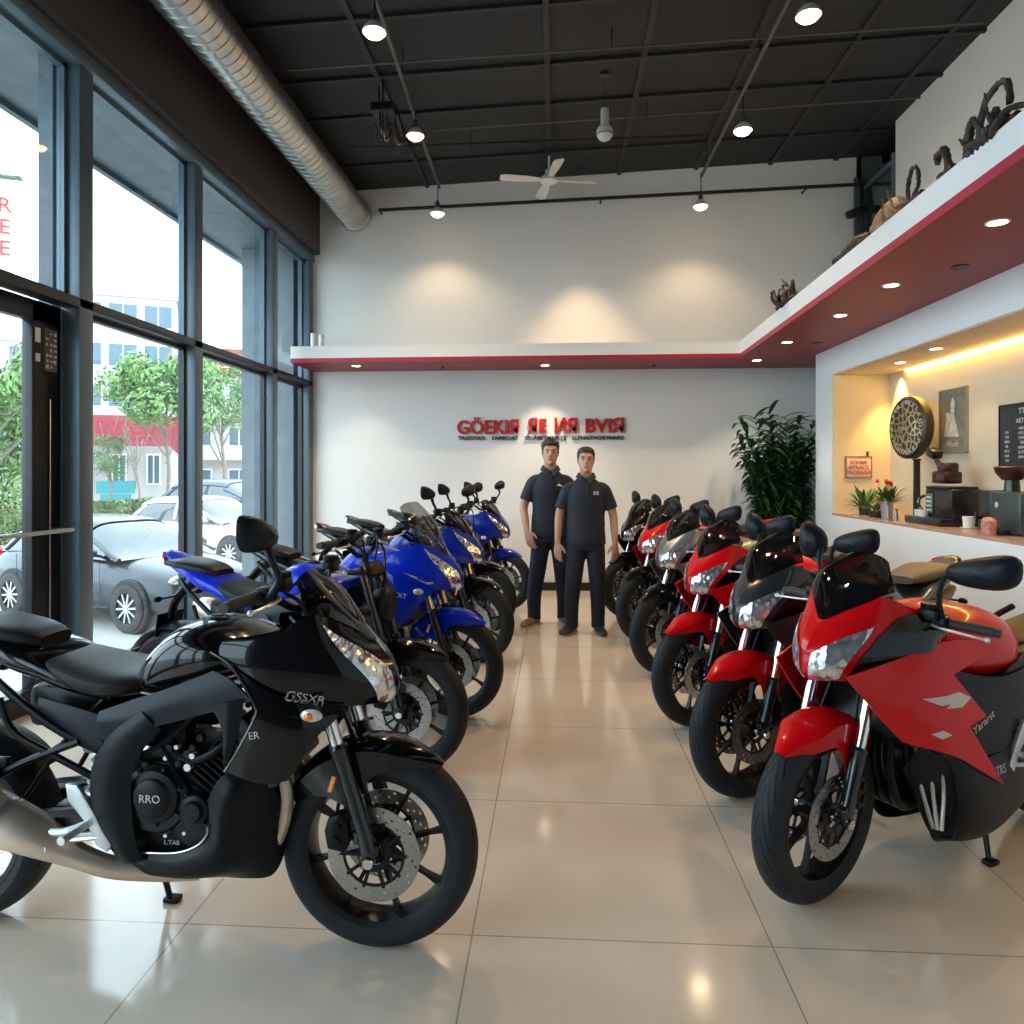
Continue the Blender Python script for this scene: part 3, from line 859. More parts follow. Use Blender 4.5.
def motorcycle(kind, loc, heading, label, group, main, nose=None, fender=None, side=None, mirrors=(-1, 1), low=0, near=False, muffler=True, seatm=None, screen=None, steer=0, scale=1, detail=2, tail=None,
               screenmat=None, tubes=None, lean=0, naked=False, cheek=None, disc=None, signals=True, name='motorcycle'):
    """kind 'A': sport tourer of the left row, 'B': full fairing of the right row"""
    nose = nose or main; fender = fender or main; side = side or main; tail = tail or main
    seatm = seatm or M_seat; tubes = tubes or M_chrome; screenmat = screenmat or M_screen; disc = disc or M_disc
    t = thing(name, label, 'motorcycle', loc, heading, group, scale)
    t.rotation_euler = (lean, 0, heading)
    ax = (Vector(FK_B)-Vector(FK_T)); ax.y = 0; ax.normalize(); ax = -ax
    piv = Vector((FK_T[0]-.03, 0, FK_T[2]))
    SM = Matrix.Translation(piv) @ Matrix.Rotation(steer, 4, ax) @ Matrix.Translation(-piv)
    def st(o): o.matrix_basis = SM; return o
    gy = .37 if kind == 'A' else .385; bz = 1.135 if kind == 'A' else .985; gx = .43 if kind == 'A' else .385
    # wheels
    for w, c, wd, nm in ((0, FA, .058, 'front_wheel'), (1, RA, .078, 'rear_wheel')):
        wh = cobj(f'rim{w}', nm, lambda: g_rim(c, wd, 8 if kind else 8, .28), M_blackrim, t)
        if w == 0: st(wh)
        ti = cobj(f'tire{w}', 'tire', lambda: g_tire(c, wd), M_tire, wh); tire_uv(ti.data, c, wd)
        for sy in ((-1, 1) if w == 0 else (-1,)):
            dm = disc
            d = cobj(f'disc{w}{sy}', 'brake_disc', lambda: g_disc(c, sy*.066), dm, wh)
            cobj(f'carrier{w}{sy}', 'disc_carrier', lambda: g_carrier(c, sy*.066), M_blackrim, wh)
    for sy in (-1, 1):
        f = st(cobj(f'forkleg{kind}{sy}', 'fork_leg', lambda: g_forkleg(sy, .50 if kind == 'A' else .66), M_fork, t))
        cobj(f'forktube{sy}', 'fork_tube', lambda: g_forktube(sy), tubes, f, 'bright metal fork tube')
        cobj(f'axle{sy}', 'axle_nut', lambda: g_axle(sy), M_chrome, f)
        cobj(f'cal{sy}', 'brake_caliper', lambda: g_caliper(sy*.085), M_darkplastic, f)
        if kind == 'A':
            cobj(f'refl{sy}', 'reflector', lambda: G().box((.604, sy*.142, .56), (.014,.006,.05), bev=.003, rot=(0, rad(18), 0)), M_orange, f, 'orange reflector')
    st(cobj(f'fender{kind}', 'front_fender', lambda: g_fender(kind), fender, t))
    hb = st(cobj(f'hbar{kind}', 'handlebar', lambda: g_handlebar(bz, gx, gy), M_darkplastic, t))
    for sy in (-1, 1):
        cobj(f'grip{kind}{sy}', 'grip', lambda: g_grip(bz, gx, sy, gy), M_grip, hb)
        cobj(f'lever{kind}{sy}', 'lever', lambda: g_lever(bz, gx, sy, gy), M_alu, hb, 'bare metal hand lever')
        if sy not in mirrors: continue
        mr = st(cobj(f'mir{kind}{sy}', 'mirror', lambda: g_mirror(kind, sy), M_matte, t))
        cobj(f'mirg{kind}{sy}', 'mirror_glass', lambda: g_mirrorglass(kind, sy), M_chrome, mr)
    # nose
    if naked:
        hl = cobj('nakedlamp', 'headlight', lambda: G().lathe([(.0001,-.01),(.07,-.01),(.085,.0),(.09,.01),(.075,.07),(.03,.11),(.0001,.115)], (0,0,0), 'x', 24).xf(Matrix.Translation((.62,0,.83)) @ Matrix.Rotation(pi, 4, 'Z')), M_darkplastic, t)
        cobj('nakedclock', 'instrument_cluster', lambda: G().box((.52,0,1.0), (.06,.16,.08), bev=.02, rot=(0, rad(-35), 0)), M_darkplastic, t)
    else:
        ns = cobj('nose', 'nose_fairing', lambda: g_nose(), nose, t)
        if kind == 'A':
            reg = ((.03,.06),(.20,.10),(.52,.86),(.10,.50)); 
        else:
            reg = ((.03,.08),(.27,.08),(.47,.62),(.07,.46))
        pp(f'hl{kind}', 'headlight', lambda: g_nose_region(reg, .003), M_head, ns, 'clear faceted headlight')
        if kind == 'B':
            pp('cheek', 'cheek_panel', lambda: g_nose_region(((.30,.0),(.98,.02),(.98,.88),(.50,.50)), .004, 18, 14), cheek or M_gblack, ns, 'dark panel beside the headlight')
        sk = screen or kind
        cobj(f'screen{sk}', 'windshield', lambda: g_screen(sk), screenmat, ns, 'smoked see-through windshield')
        cobj('dash', 'instrument_cluster', g_cheek, M_darkplastic, t)
    # tank, seats, tail
    tk = cobj(f'tank{kind}', 'fuel_tank', lambda: g_tank(kind), main, t)
    cobj(f'cap{kind}', 'filler_cap', lambda: g_tankcap(kind), M_darkplastic, tk)
    cobj(f'seat{kind}', 'rider_seat', lambda: g_seat(kind), seatm, t)
    cobj(f'pill{kind}', 'pillion_seat', lambda: g_pillion(kind), seatm, t)
    tl = cobj(f'tail{kind}', 'tail_section', lambda: g_tail(kind), tail, t)
    cobj(f'tll{kind}', 'tail_light', lambda: g_taillight(kind), M_redlens, tl, 'red tail light')
    cobj('plate', 'plate_holder', g_plateholder, M_darkplastic, t)
    if low:
        for c_ in t.children:
            if c_.name.split('.')[0] in ('pillion_seat', 'tail_section', 'tail_light', 'plate_holder'): c_.location.z -= low
    # running gear
    cobj('hugger', 'rear_fender', g_rearhugger, M_matte, t)
    sw = cobj('swing', 'swingarm', g_swingarm, M_castiron, t); cobj('chain', 'chain', g_chain, M_steel, sw)
    cobj('subframe', 'subframe', g_subframe, M_darkplastic, t)
    cobj('shock', 'rear_shock', g_shock, M_spring, t)
    en = cobj('engine', 'engine', g_engine, M_castiron, t)
    cobj('cyl', 'cylinder_block', g_cylinder, M_castiron, en, 'finned cylinder block')
    for sy in (-1, 1):
        cobj(f'clutch{sy}', 'clutch_cover', lambda: g_clutch(sy), M_castiron, en)
        cobj(f'small{sy}', 'ignition_cover', lambda: g_smallcover(sy), M_castiron, en)
    pp('hoses', 'hose', g_hoses, M_darkplastic, en)
    if near:
        for k_, (x, z, r) in enumerate(BOLTS):
            cobj(f'bolt{k_}{near}', 'bolt', lambda: g_bolt(x, z, r, near), M_alu, en)
    cobj('rad', 'radiator', g_radiator, M_radiator, t)
    cobj('headers', 'exhaust_pipes', g_headers, M_exh if kind == 'A' else M_darkplastic, t)
    if muffler:
        ex = cobj('exhaust', 'muffler', g_exhaust, M_exh if kind == 'A' else M_castiron, t); cobj('hshield', 'clamp', g_heatshield, M_steel, ex)
    for sy in (-1, 1):
        cobj(f'foot{sy}', 'footrest', lambda: g_footrest(sy), M_alu, t, 'bare aluminium footrest bracket')
        cobj(f'rpeg{sy}', 'passenger_footrest', lambda: g_rearpeg(sy), M_darkplastic, t)
    cobj('stand', 'side_stand', g_sidestand, M_darkplastic, t)
    pp('sidecover', 'side_cover', g_sidecover, M_matte, t)
    if kind == 'A':
        pp('spar', 'frame_cover', g_spar, M_matte, t); pp('frameleg', 'frame', g_frameleg, M_matte, t)
        if not naked:
            sfs = pp('sideA', 'side_fairing', g_sideA, side, t)
            for sf, e, w in zip(sfs, (0, 1), (0, 1)):
                HALF[0] = 'LR'[e]
                cobj('edge'+'LR'[e], 'trim_line', g_edgeline, M_steel, sf)
                cobj('winglet'+'LR'[e], 'air_scoop', g_winglet, M_matte, sf, 'matte black air scoop')
                HALF[0] = None
        bl = cobj('belly', 'belly_pan', g_belly, M_darkplastic if side is not M_gblue else M_matte, t); pp('bellyline', 'trim_line', g_bellyline, M_steel, bl)
    else:
        pp('knee', 'inner_fairing', g_kneeB, M_darkplastic, t)
        pp('panelB', 'side_fairing', g_panelB, main, t)
        pp('duct', 'air_duct', g_duct, M_radiator, t)
        bl = cobj('bellyB', 'belly_pan', g_bellyB, M_matte, t)
        pp('ventrim', 'vent_rim', g_ventrim, M_darkplastic, bl); pp('ventribs', 'vent_grille', g_ventribs, M_steel, bl, 'grey vent ribs')
    if signals and not naked:
        for sy in (-1, 1):
            c = (.565,.205,.785) if kind == 'A' else (.50,.18,1.02)
            if kind == 'A':
                s_ = cobj(f'sig{kind}{sy}', 'turn_signal', lambda: g_signal(c, sy), M_clear, t, 'clear turn signal')
                cobj(f'sigc{kind}{sy}', 'bulb', lambda: g_signalcore((c[0],c[1]+.006,c[2]), sy), M_orange, s_, 'amber bulb')
    return t
# ================================================================ the showroom
XG = -3.2          # window glass plane
YB = 9.0           # back wall
XP = 2.82          # partition / counter wall
XU = 3.70          # upper right wall
YR = -3.2          # behind the camera
def zc(x): return 5.02 + (x+3.2)/7.2*.30

def floor_mat():
    m = bpy.data.materials.new('polished_floor_tile'); m.use_nodes = True; nt = m.node_tree; b = nt.nodes['Principled BSDF']
    tc = nt.nodes.new('ShaderNodeTexCoord'); sp = nt.nodes.new('ShaderNodeSeparateXYZ'); nt.links.new(tc.outputs['Object'], sp.inputs[0])
    def mth(op, a, b_=None):
        n = nt.nodes.new('ShaderNodeMath'); n.operation = op
        for i, x in enumerate((a, b_)):
            if x is None: continue
            if isinstance(x, (int, float)): n.inputs[i].default_value = x
            else: nt.links.new(x, n.inputs[i])
        return n.outputs[0]
    gs = []
    for o, off in ((sp.outputs[0], .27+9.5), (sp.outputs[1], -.41+9.5)):
        f = mth('FRACT', mth('DIVIDE', mth('ADD', o, off), .95))
        d = mth('MINIMUM', f, mth('SUBTRACT', 1, f))
        gs.append(mth('LESS_THAN', d, .0028))
    g = mth('MAXIMUM', *gs)
    n = nt.nodes.new('ShaderNodeTexNoise'); n.inputs['Scale'].default_value = 1.3; n.inputs['Detail'].default_value = 6; n.inputs['Roughness'].default_value = .6
    nt.links.new(tc.outputs['Object'], n.inputs['Vector'])
    r = nt.nodes.new('ShaderNodeValToRGB'); r.color_ramp.elements[0].position = .3; r.color_ramp.elements[1].position = .7
    r.color_ramp.elements[0].color = (.60,.505,.41,1); r.color_ramp.elements[1].color = (.70,.60,.50,1)
    nt.links.new(n.outputs['Fac'], r.inputs[0])
    mx = nt.nodes.new('ShaderNodeMix'); mx.data_type = 'RGBA'; nt.links.new(g, mx.inputs['Factor']); nt.links.new(r.outputs[0], mx.inputs['A']); mx.inputs['B'].default_value = (.34,.29,.235,1)
    nt.links.new(mx.outputs['Result'], b.inputs['Base Color'])
    n2 = nt.nodes.new('ShaderNodeTexNoise'); n2.inputs['Scale'].default_value = 6; n2.inputs['Detail'].default_value = 4; nt.links.new(tc.outputs['Object'], n2.inputs['Vector'])
    rr = nt.nodes.new('ShaderNodeMapRange'); rr.inputs['To Min'].default_value = .07; rr.inputs['To Max'].default_value = .15
    nt.links.new(n2.outputs['Fac'], rr.inputs['Value']); nt.links.new(rr.outputs[0], b.inputs['Roughness'])
    b.inputs['Specular IOR Level'].default_value = .75
    bp = nt.nodes.new('ShaderNodeBump'); bp.invert = True; bp.inputs['Strength'].default_value = .4; bp.inputs['Distance'].default_value = .003
    nt.links.new(g, bp.inputs['Height']); nt.links.new(bp.outputs[0], b.inputs['Normal'])
    return m
M_floor = floor_mat()
M_wall = mat('painted_wall', (.78,.765,.735), .75, bump=(180,.05))
M_wallwhite = mat('white_partition_paint', (.74,.76,.77), .6, bump=(180,.04))
M_niche = mat('cream_niche_paint', (.64,.55,.40), .7, bump=(180,.04))
M_ceil = mat('black_ceiling_panel', (.011,.011,.013), .7, noise=(2,.25))
M_batten = mat('black_ceiling_batten', (.015,.015,.017), .6)
M_header = mat('brown_black_header', (.045,.036,.036), .65)
M_framegrey = mat('blue_grey_window_frame', (.10,.14,.175), .38, .3)
M_framedark = mat('dark_window_frame', (.028,.026,.032), .4, .3)
M_doorblack = mat('black_door_frame', (.008,.009,.012), .35, .3)
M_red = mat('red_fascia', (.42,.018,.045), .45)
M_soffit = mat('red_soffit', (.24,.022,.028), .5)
M_whitefascia = mat('white_fascia', (.80,.79,.77), .5)
M_basebd = mat('black_baseboard', (.012,.012,.013), .4)
M_counter = mat('brown_counter_laminate', (.42,.27,.20), .25, noise=(9,.15))
M_glass = glass_mat('window_glass', (.82,.88,.90), .9)
M_glassdark = glass_mat('tinted_glass', (.55,.66,.62), .9, .15, body=(.10,.13,.12))

g = G(); g.box(((XG+4.2)/2-.1, (YR+YB)/2, -.05), (4.2-XG+.2, YB-YR+.4, .1)); struct('floor', g, M_floor)
# ceiling (slopes gently up to the right)
g = G(); vs = []
for y in (YR-.2, YB+.2):
    for x in (XG-.05, 5.3):
        vs += [(x, y, zc(x)), (x, y, zc(x)+.1)]
g.add(vs, [(0,2,6,4),(1,5,7,3),(0,1,3,2),(4,6,7,5),(0,4,5,1),(2,3,7,6)]); struct('ceiling', g, M_ceil)
n = 0
for x in (-2.55, -1.62, -.08, .78, 1.72, 2.62, 3.4):
    n += 1; g = G(); g.box((x, (YR+YB)/2, zc(x)-.012), (.05, YB-YR, .03)); struct(f'trim_{n}', g, M_batten)
for y in (.4, 2.0, 3.4, 4.6, 5.62, 6.45, 7.15, 8.25):
    n += 1; g = G(); x0, x1 = XG+.2, XU
    g.add([(x0,y-.02,zc(x0)-.03),(x0,y+.02,zc(x0)-.03),(x1,y-.02,zc(x1)-.03),(x1,y+.02,zc(x1)-.03),(x0,y-.02,zc(x0)+.01),(x0,y+.02,zc(x0)+.01),(x1,y-.02,zc(x1)+.01),(x1,y+.02,zc(x1)+.01)],
          [(0,1,3,2),(0,2,6,4),(1,5,7,3),(4,6,7,5),(0,4,5,1),(2,3,7,6)]); struct(f'trim_{n}', g, M_batten)
# back wall
g = G(); g.box(((XG-.1+XU)/2, YB+.1, 2.75), (XU-XG+.1, .2, 5.5)); struct('wall_back', g, M_wall)
g = G(); g.box(((XG+.1+XP)/2, YB-.012, .05), (XP-XG-.1, .024, .1)); struct('baseboard_back', g, M_basebd)
# partition with the counter niche: solid to the counter, opening, bulkhead
g = G()
zN = 2.48; YN = 7.56; YE = .6
g.box(((XP+3.9)/2, (YN+8.02)/2, 1.375), (3.9-XP, 8.02-YN, 2.75))
g.box(((XP+3.4)/2, (YN+YE)/2, .52), (3.4-XP, YN-YE, 1.04))
g.box(((XP+3.9)/2, (YN+YE)/2, (zN+2.75)/2), (3.9-XP, YN-YE, 2.75-zN))
g.box(((XP+3.9)/2, (YE+YR)/2, 1.375), (3.9-XP, YE-YR, 2.75)); g.box((3.8, 8.6, 1.375), (.2, 1.3, 2.75))
struct('wall_right', g, M_wallwhite)
g = G(); g.box((3.55, (YN+YE)/2, 1.55), (.3, YN-YE, 2.2)); g.box(((XP+.012+3.4)/2, YN-.004, 1.77), (3.4-XP-.012, .008, 1.42)); g.box(((XP+.012+3.4)/2, (YN+YE)/2, zN-.004), (3.4-XP-.012, YN-YE-.02, .008))
struct('wall_niche', g, M_niche)
g = G(); g.box(((XP+3.4)/2, (YN+YE)/2, 1.05), (3.4-XP, YN-YE, .02)); o = struct('trim_30', g, M_counter)
# upper right wall and the opening behind it
g = G(); g.box((XU+.1, (8.1+YR)/2, 4.15), (.2, 8.1-YR, 2.5)); struct('wall_upper', g, M_wall)
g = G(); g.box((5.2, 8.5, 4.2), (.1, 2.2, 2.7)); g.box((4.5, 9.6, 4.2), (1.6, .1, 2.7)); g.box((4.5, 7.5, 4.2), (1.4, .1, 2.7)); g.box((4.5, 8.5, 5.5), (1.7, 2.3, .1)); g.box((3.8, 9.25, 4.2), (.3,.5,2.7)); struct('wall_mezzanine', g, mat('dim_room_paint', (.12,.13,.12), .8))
g = G(); g.box((4.45, 8.55, 2.9), (1.5, 2.2, .08)); struct('floor_mezzanine', g, M_framedark)
g = G()
for y in (8.13, 8.96): g.box((XU, y, 3.95), (.05, .05, 2.05))
for z in (2.97, 4.88): g.box((XU, 8.55, z), (.05, .83, .05))
w = struct('window_20', g, M_framegrey)
obj('glass_pane', G().box((XU, 8.545, 3.92), (.008, .79, 1.88)), M_glassdark, w)
obj('pane_shelf', G().box((XU+.35, 8.5, 3.95), (.3, .8, .03)), M_framegrey, w)
# wall behind the camera
g = G(); g.box((.3, YR-.1, 2.7), (7.4, .2, 5.6)); struct('wall_front', g, mat('grey_front_wall', (.07,.07,.075), .8))

# L-shaped bulkhead shelf: red slab below, white fascia above
xl = XG+.11
poly = [(xl, YB), (xl, 8.22), (2.05, 8.16), (1.865, 3.0), (1.72, -2.5), (XU, -2.5), (XU, YB)]
g = G(); g.prism(poly, 2.75, 2.80, axis='z', bev=0, m=0); 
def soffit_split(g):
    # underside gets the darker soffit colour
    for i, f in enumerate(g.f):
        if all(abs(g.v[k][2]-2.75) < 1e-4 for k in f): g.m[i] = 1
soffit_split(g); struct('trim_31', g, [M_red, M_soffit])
g = G(); g.prism(poly, 2.80, 2.94, axis='z'); struct('trim_32', g, M_whitefascia)

# ---------------------------------------------------------------- glazed left wall
g = G(); g.box((-3.11, (YR+YB)/2, 4.64), (.22, YB-YR, .80)); struct('wall_left', g, M_header)
g = G(); g.box((-3.15, (YR+YB)/2, 4.19), (.17, YB-YR, .10), bev=.01)
g.box((-3.10, (YR+YB)/2, 4.215), (.03, YB-YR, .04)); struct('trim_50', g, M_framegrey)
g = G(); g.box((-3.16, (4.64+YB)/2, .06), (.14, YB-4.64, .12), bev=.006); g.box((-3.16, (YR+3.1)/2, .06), (.14, 3.1-YR, .12), bev=.006); struct('baseboard_left', g, M_framegrey)
g = G(); g.box((-3.155, (YR+YB)/2, 2.59), (.13, YB-YR, .065), bev=.006); struct('trim_51', g, M_framedark)
MY = [-3.0, -1.5, 0, 1.5, 3.0, 4.50, 6.00, 7.70, 8.86]
for k, y in enumerate(MY):
    g = G(); g.box((-3.155, y+.07, 2.13), (.13, .14, 4.2), bev=.006)
    struct(f'trim_{60+k}', g, M_framegrey)
wn = 0
for k in range(len(MY)-1):
    y0, y1 = MY[k]+.14, MY[k+1]
    for z0, z1 in ((.12, 2.557), (2.623, 4.14)):
        if k == 4 and z0 < 1: continue           # the door bay
        wn += 1
        g = G(); f = .03
        g.box((XG, y0+f/2, (z0+z1)/2), (.05, f, z1-z0)); g.box((XG, y1-f/2, (z0+z1)/2), (.05, f, z1-z0))
        g.box((XG, (y0+y1)/2, z0+f/2), (.05, y1-y0, f)); g.box((XG, (y0+y1)/2, z1-f/2), (.05, y1-y0, f))
        w = struct(f'window_{wn}', g, M_framegrey if z0 > 1 else M_framedark)
        obj('glass_pane', G().box((XG, (y0+y1)/2, (z0+z1)/2), (.008, y1-y0-2*f, z1-z0-2*f)), M_glass, w)
# glass door in the bay nearest the black motorcycle
g = G(); y0, y1 = 3.14, 4.50
g.box((-3.25, y1-.13, 1.27), (.07, .26, 2.54), bev=.005); g.box((-3.25, y0+.06, 1.27), (.07, .12, 2.54), bev=.005)
g.box((-3.25, (y0+y1)/2, 2.49), (.07, y1-y0, .13), bev=.005); g.box((-3.25, (y0+y1)/2, .08), (.07, y1-y0, .14), bev=.005)
dr = struct('door_1', g, M_doorblack)
obj('glass_pane', G().box((-3.25, (y0+y1)/2-.07, 1.28), (.008, y1-y0-.38, 2.27)), M_glass, dr)
g = G(); g.tube([(-3.08, 3.3, 1.13), (-3.08, 4.42, 1.12)], .014, 12); g.tube([(-3.22, 4.40, 1.12), (-3.08, 4.40, 1.12)], .012, 10); g.tube([(-3.22, 3.32, 1.13), (-3.08, 3.32, 1.13)], .012, 10)
obj('door_handle', g, M_steel, dr, 'horizontal steel push bar')
obj('lock_rod', G().tube([(-3.208, 4.385, .1), (-3.208, 4.385, 1.95)], .006, 8), M_steel, dr, 'thin vertical steel rod')
# small notices stuck on the door frame: two marked pale stickers
g = G(); g.box((-3.213, 4.40, 2.26), (.002, .115, .27)); 
st_ = obj('notice_sticker', g, mat('sticker_grey', (.07,.07,.075), .5), dr, 'dark sticker with pale marks')
g = G()
random.seed(5)
for r_ in range(7):
    for c_ in range(3):
        if random.random() < .75:
            g.box((-3.2115, 4.365+.036*c_+random.uniform(-.004,.004), 2.155+.035*r_), (.0015, random.uniform(.014,.028), random.uniform(.010,.024)))
obj('sticker_marks', g, M_silverdecal, st_)
g = G(); g.box((-3.213, 4.285, 2.34), (.002, .045, .09)); g.box((-3.213, 4.285, 2.20), (.002, .04, .05)); obj('notice_sticker', g, M_silverdecal, dr, 'small pale sticker')

# ---------------------------------------------------------------- sign on the back wall
M_signred = mat('red_sign_letters', (.50,.012,.015), .35)
M_signblk = mat('dark_sign_letters', (.02,.02,.022), .45)
sign = thing('wall_sign', 'red raised lettering with a small dark line of text on the back wall', 'sign', (-.2, YB-.02, 1.96))
def letters(txt, x0, x1, zc_, h, m, d, name, par, label, flip=()):
    me = text_mesh(txt, h*1.38, d, name, bold=h*.03)
    xs = [v.co.x for v in me.vertices]; ys = [v.co.y for v in me.vertices]
    sx = (x1-x0)/(max(xs)-min(xs)); mxx = (max(xs)+min(xs))/2; myy = (max(ys)+min(ys))/2
    for v in me.vertices:
        v.co = Vector(((v.co.x-mxx)*sx+(x0+x1)/2, -v.co.z, (v.co.y-myy)*(h/(max(ys)-min(ys)))+zc_))
    me.materials.clear(); me.materials.append(m)
    o = link(name, me, par); o['label'] = label
    return o
words = [('G\u00d6EKI\u042f', -1.04, -.265), ('\u042fE', -.155, .085), ('\u0418\u042f', .18, .46), ('BVI\u042f', .565, 1.04)]
for tx, a, b in words: letters(tx, a, b, .095, .19 if '\u00d6' not in tx else .215, M_signred, .03, 'word', sign, 'red raised letters')
for tx, a, b in (('TRLEOOLR', -1.03, -.68), ('EAPIBORT', -.60, -.27), ('ORARLTMNRYL', -.19, .33), ('BLPNRITHORYNNRS', .40, 1.04)):
    letters(tx, a, b, -.06, .05, M_signblk, .012, 'small_word', sign, 'small dark letters')

# ---------------------------------------------------------------- ceiling services
M_galv = mat('galvanised_duct', (.52,.50,.47), .32, 1, noise=(3,.12))
M_conduit = mat('grey_conduit', (.12,.115,.11), .45, .7)
M_blackmetal = mat('black_metal', (.012,.012,.013), .4, .3)
M_cream = mat('cream_plastic', (.62,.60,.55), .4)
M_bulb = mat('warm_lamp_glass', (1,.9,.7), .3, emit=(1,.66,.32), estr=9)
M_dl = mat('downlight_glass', (1,.95,.85), .3, emit=(1,.80,.55), estr=14)
prof = []; y = -1.0
while y < 8.9:
    prof += [(.19, y), (.19, y+.075), (.197, y+.08), (.197, y+.088), (.19, y+.093)]; y += .1
prof += [(.19, 8.9), (.20, 8.91), (.20, 8.99), (.165, 8.99)]
duct = obj('air_duct', G().lathe(prof, (-2.53, 0, 4.72), 'y', 40), M_galv); tag(duct, 'round ribbed metal air duct running under the ceiling above the windows', 'duct')
hg = []
for i, yy in enumerate((1.0, 4.0, 7.0)):
    hg.append(obj('hanger_strap', G().tube([(-2.53, yy, 4.90), (-2.53, yy, zc(-2.53))], .006, 6), M_blackmetal, duct))
def conduit(name, pts, r, m, label, ceilhooks=()):
    o = obj(name, G().tube(pts, r, 8), m); tag(o, label, 'pipe')
    for h in ceilhooks: obj('hanger', G().tube([h, (h[0], h[1], zc(h[0]))], .005, 6), M_blackmetal, o)
    return o
conduit('lighting_conduit', [(-1.24,-2,4.9),(-1.30,5.2,4.9),(-1.36,6.9,4.9),(-1.40,8.6,4.9)], .018, M_conduit, 'grey conduit carrying the left line of ceiling lamps', [(-1.28,3,4.9),(-1.31,6.1,4.9),(-1.40,8.3,4.9)])
conduit('lighting_conduit', [(1.69,-2,4.92),(1.69,8.5,4.92)], .018, M_conduit, 'grey conduit carrying the right line of ceiling lamps', [(1.69,3,4.92),(1.69,6.1,4.92),(1.69,8.2,4.92)])
conduit('cross_pipe', [(-2.3,6.05,4.93),(3.4,5.95,5.06)], .009, M_conduit, 'thin pipe crossing the ceiling in front of the fan', [(.46,6.0,4.99)])
conduit('cross_pipe', [(-1.25,7.25,4.95),(3.5,7.15,5.08)], .010, M_conduit, 'thin pipe crossing the ceiling close to the fan', [(.9,7.2,5.0)])
conduit('cross_pipe', [(-2.2,7.6,4.95),(1.6,7.75,5.05)], .012, M_blackmetal, 'black pipe crossing the ceiling behind the fan', [(-.9,7.65,4.94)])
rod = conduit('wall_rod', [(-2.2,8.86,4.74),(3.66,8.8,4.90)], .022, M_blackmetal, 'long black rod fixed high across the back wall')
for x in (-2.2, .55, 3.0): obj('bracket', G().tube([(x, 8.84, 4.74+.0273*(x+2.2)), (x, 9.0, 4.74+.0273*(x+2.2))], .012, 8), M_blackmetal, rod)

def track_lamp(x, y, z, top, label, chain=True):
    t = thing('ceiling_lamp', label, 'lamp', (x, y, z), 0, 'warm lamps hanging from the ceiling conduits')
    obj('cord', G().tube([(0,0,.07), (.006,0,.1+(top-z-.1)*.5), (0,0,top-z)], .006, 6, 6), M_blackmetal, t)
    obj('socket', G().lathe([(.0001,.13),(.022,.13),(.026,.10),(.026,.05),(.03,.04)], (0,0,0), 'z', 16), M_conduit, t)
    obj('shade', G().lathe([(.028,.055),(.045,.045),(.075,.01),(.085,-.02),(.080,-.02),(.07,.008),(.04,.038)], (0,0,0), 'z', 28), M_cream, t)
    obj('bulb', G().lathe([(.0001,-.062),(.03,-.058),(.06,-.042),(.079,-.014),(.066,.004),(.03,.03),(.0001,.034)], (0,0,0), 'z', 24), M_bulb, t, 'glowing warm bulb')
    l = bpy.data.lights.new('lamp_light', 'SPOT'); l.energy = 150 if y < 8 else 45; l.color = (1,.72,.44); l.spot_size = rad(125); l.spot_blend = .7; l.shadow_soft_size = .07
    lo = bpy.data.objects.new('lamp_light', l); COL.objects.link(lo); lo.location = (x, y, z-.05); return t
track_lamp(-1.29, 5.05, 4.63, 4.9, 'glowing lamp on the left conduit, nearest the top edge of the photo')
track_lamp(-1.33, 6.75, 4.68, 4.9, 'middle glowing lamp on the left conduit')
track_lamp(-1.40, 8.45, 4.55, 4.9, 'glowing lamp on the left conduit, closest to the back wall')
track_lamp(1.71, 5.0, 4.60, 4.92, 'glowing lamp on the right conduit, nearest the top edge of the photo')
track_lamp(1.70, 6.68, 4.61, 4.92, 'middle glowing lamp on the right conduit')
track_lamp(1.66, 8.40, 4.55, 4.92, 'glowing lamp on the right conduit, closest to the back wall')

# ceiling fan
fx, fy, fz = -.08, 8.2, 4.80
fan = thing('ceiling_fan', 'cream ceiling fan with four blades under the black ceiling', 'ceiling fan', (fx, fy, fz), rad(12))
obj('mount', G().lathe([(.0001,0),(.06,0),(.055,-.05),(.02,-.08),(.0001,-.08)], (0,0,zc(fx)-fz), 'z', 20), M_blackmetal, fan)
obj('rod', G().tube([(0,0,.05),(0,0,zc(fx)-fz-.06)], .013, 10), M_cream, fan)
obj('motor', G().lathe([(.0001,.11),(.045,.11),(.05,.04),(.085,.03),(.10,.01),(.10,-.02),(.06,-.04),(.0001,-.045)], (0,0,0), 'z', 24), M_cream, fan)
for k in range(4):
    a = pi/2*k; b_ = G()
    b_.patch([[(.08,-.025,.0),(.08,.025,.006)],[(.25,-.05,-.012),(.25,.05,.012)],[(.50,-.06,-.012),(.50,.06,.012)],[(.56,-.04,-.01),(.56,.04,.01)]], 5, 10, thick=.006)
    b_.xf(Matrix.Rotation(a, 4, 'Z')); obj('blade', b_, M_cream, fan)
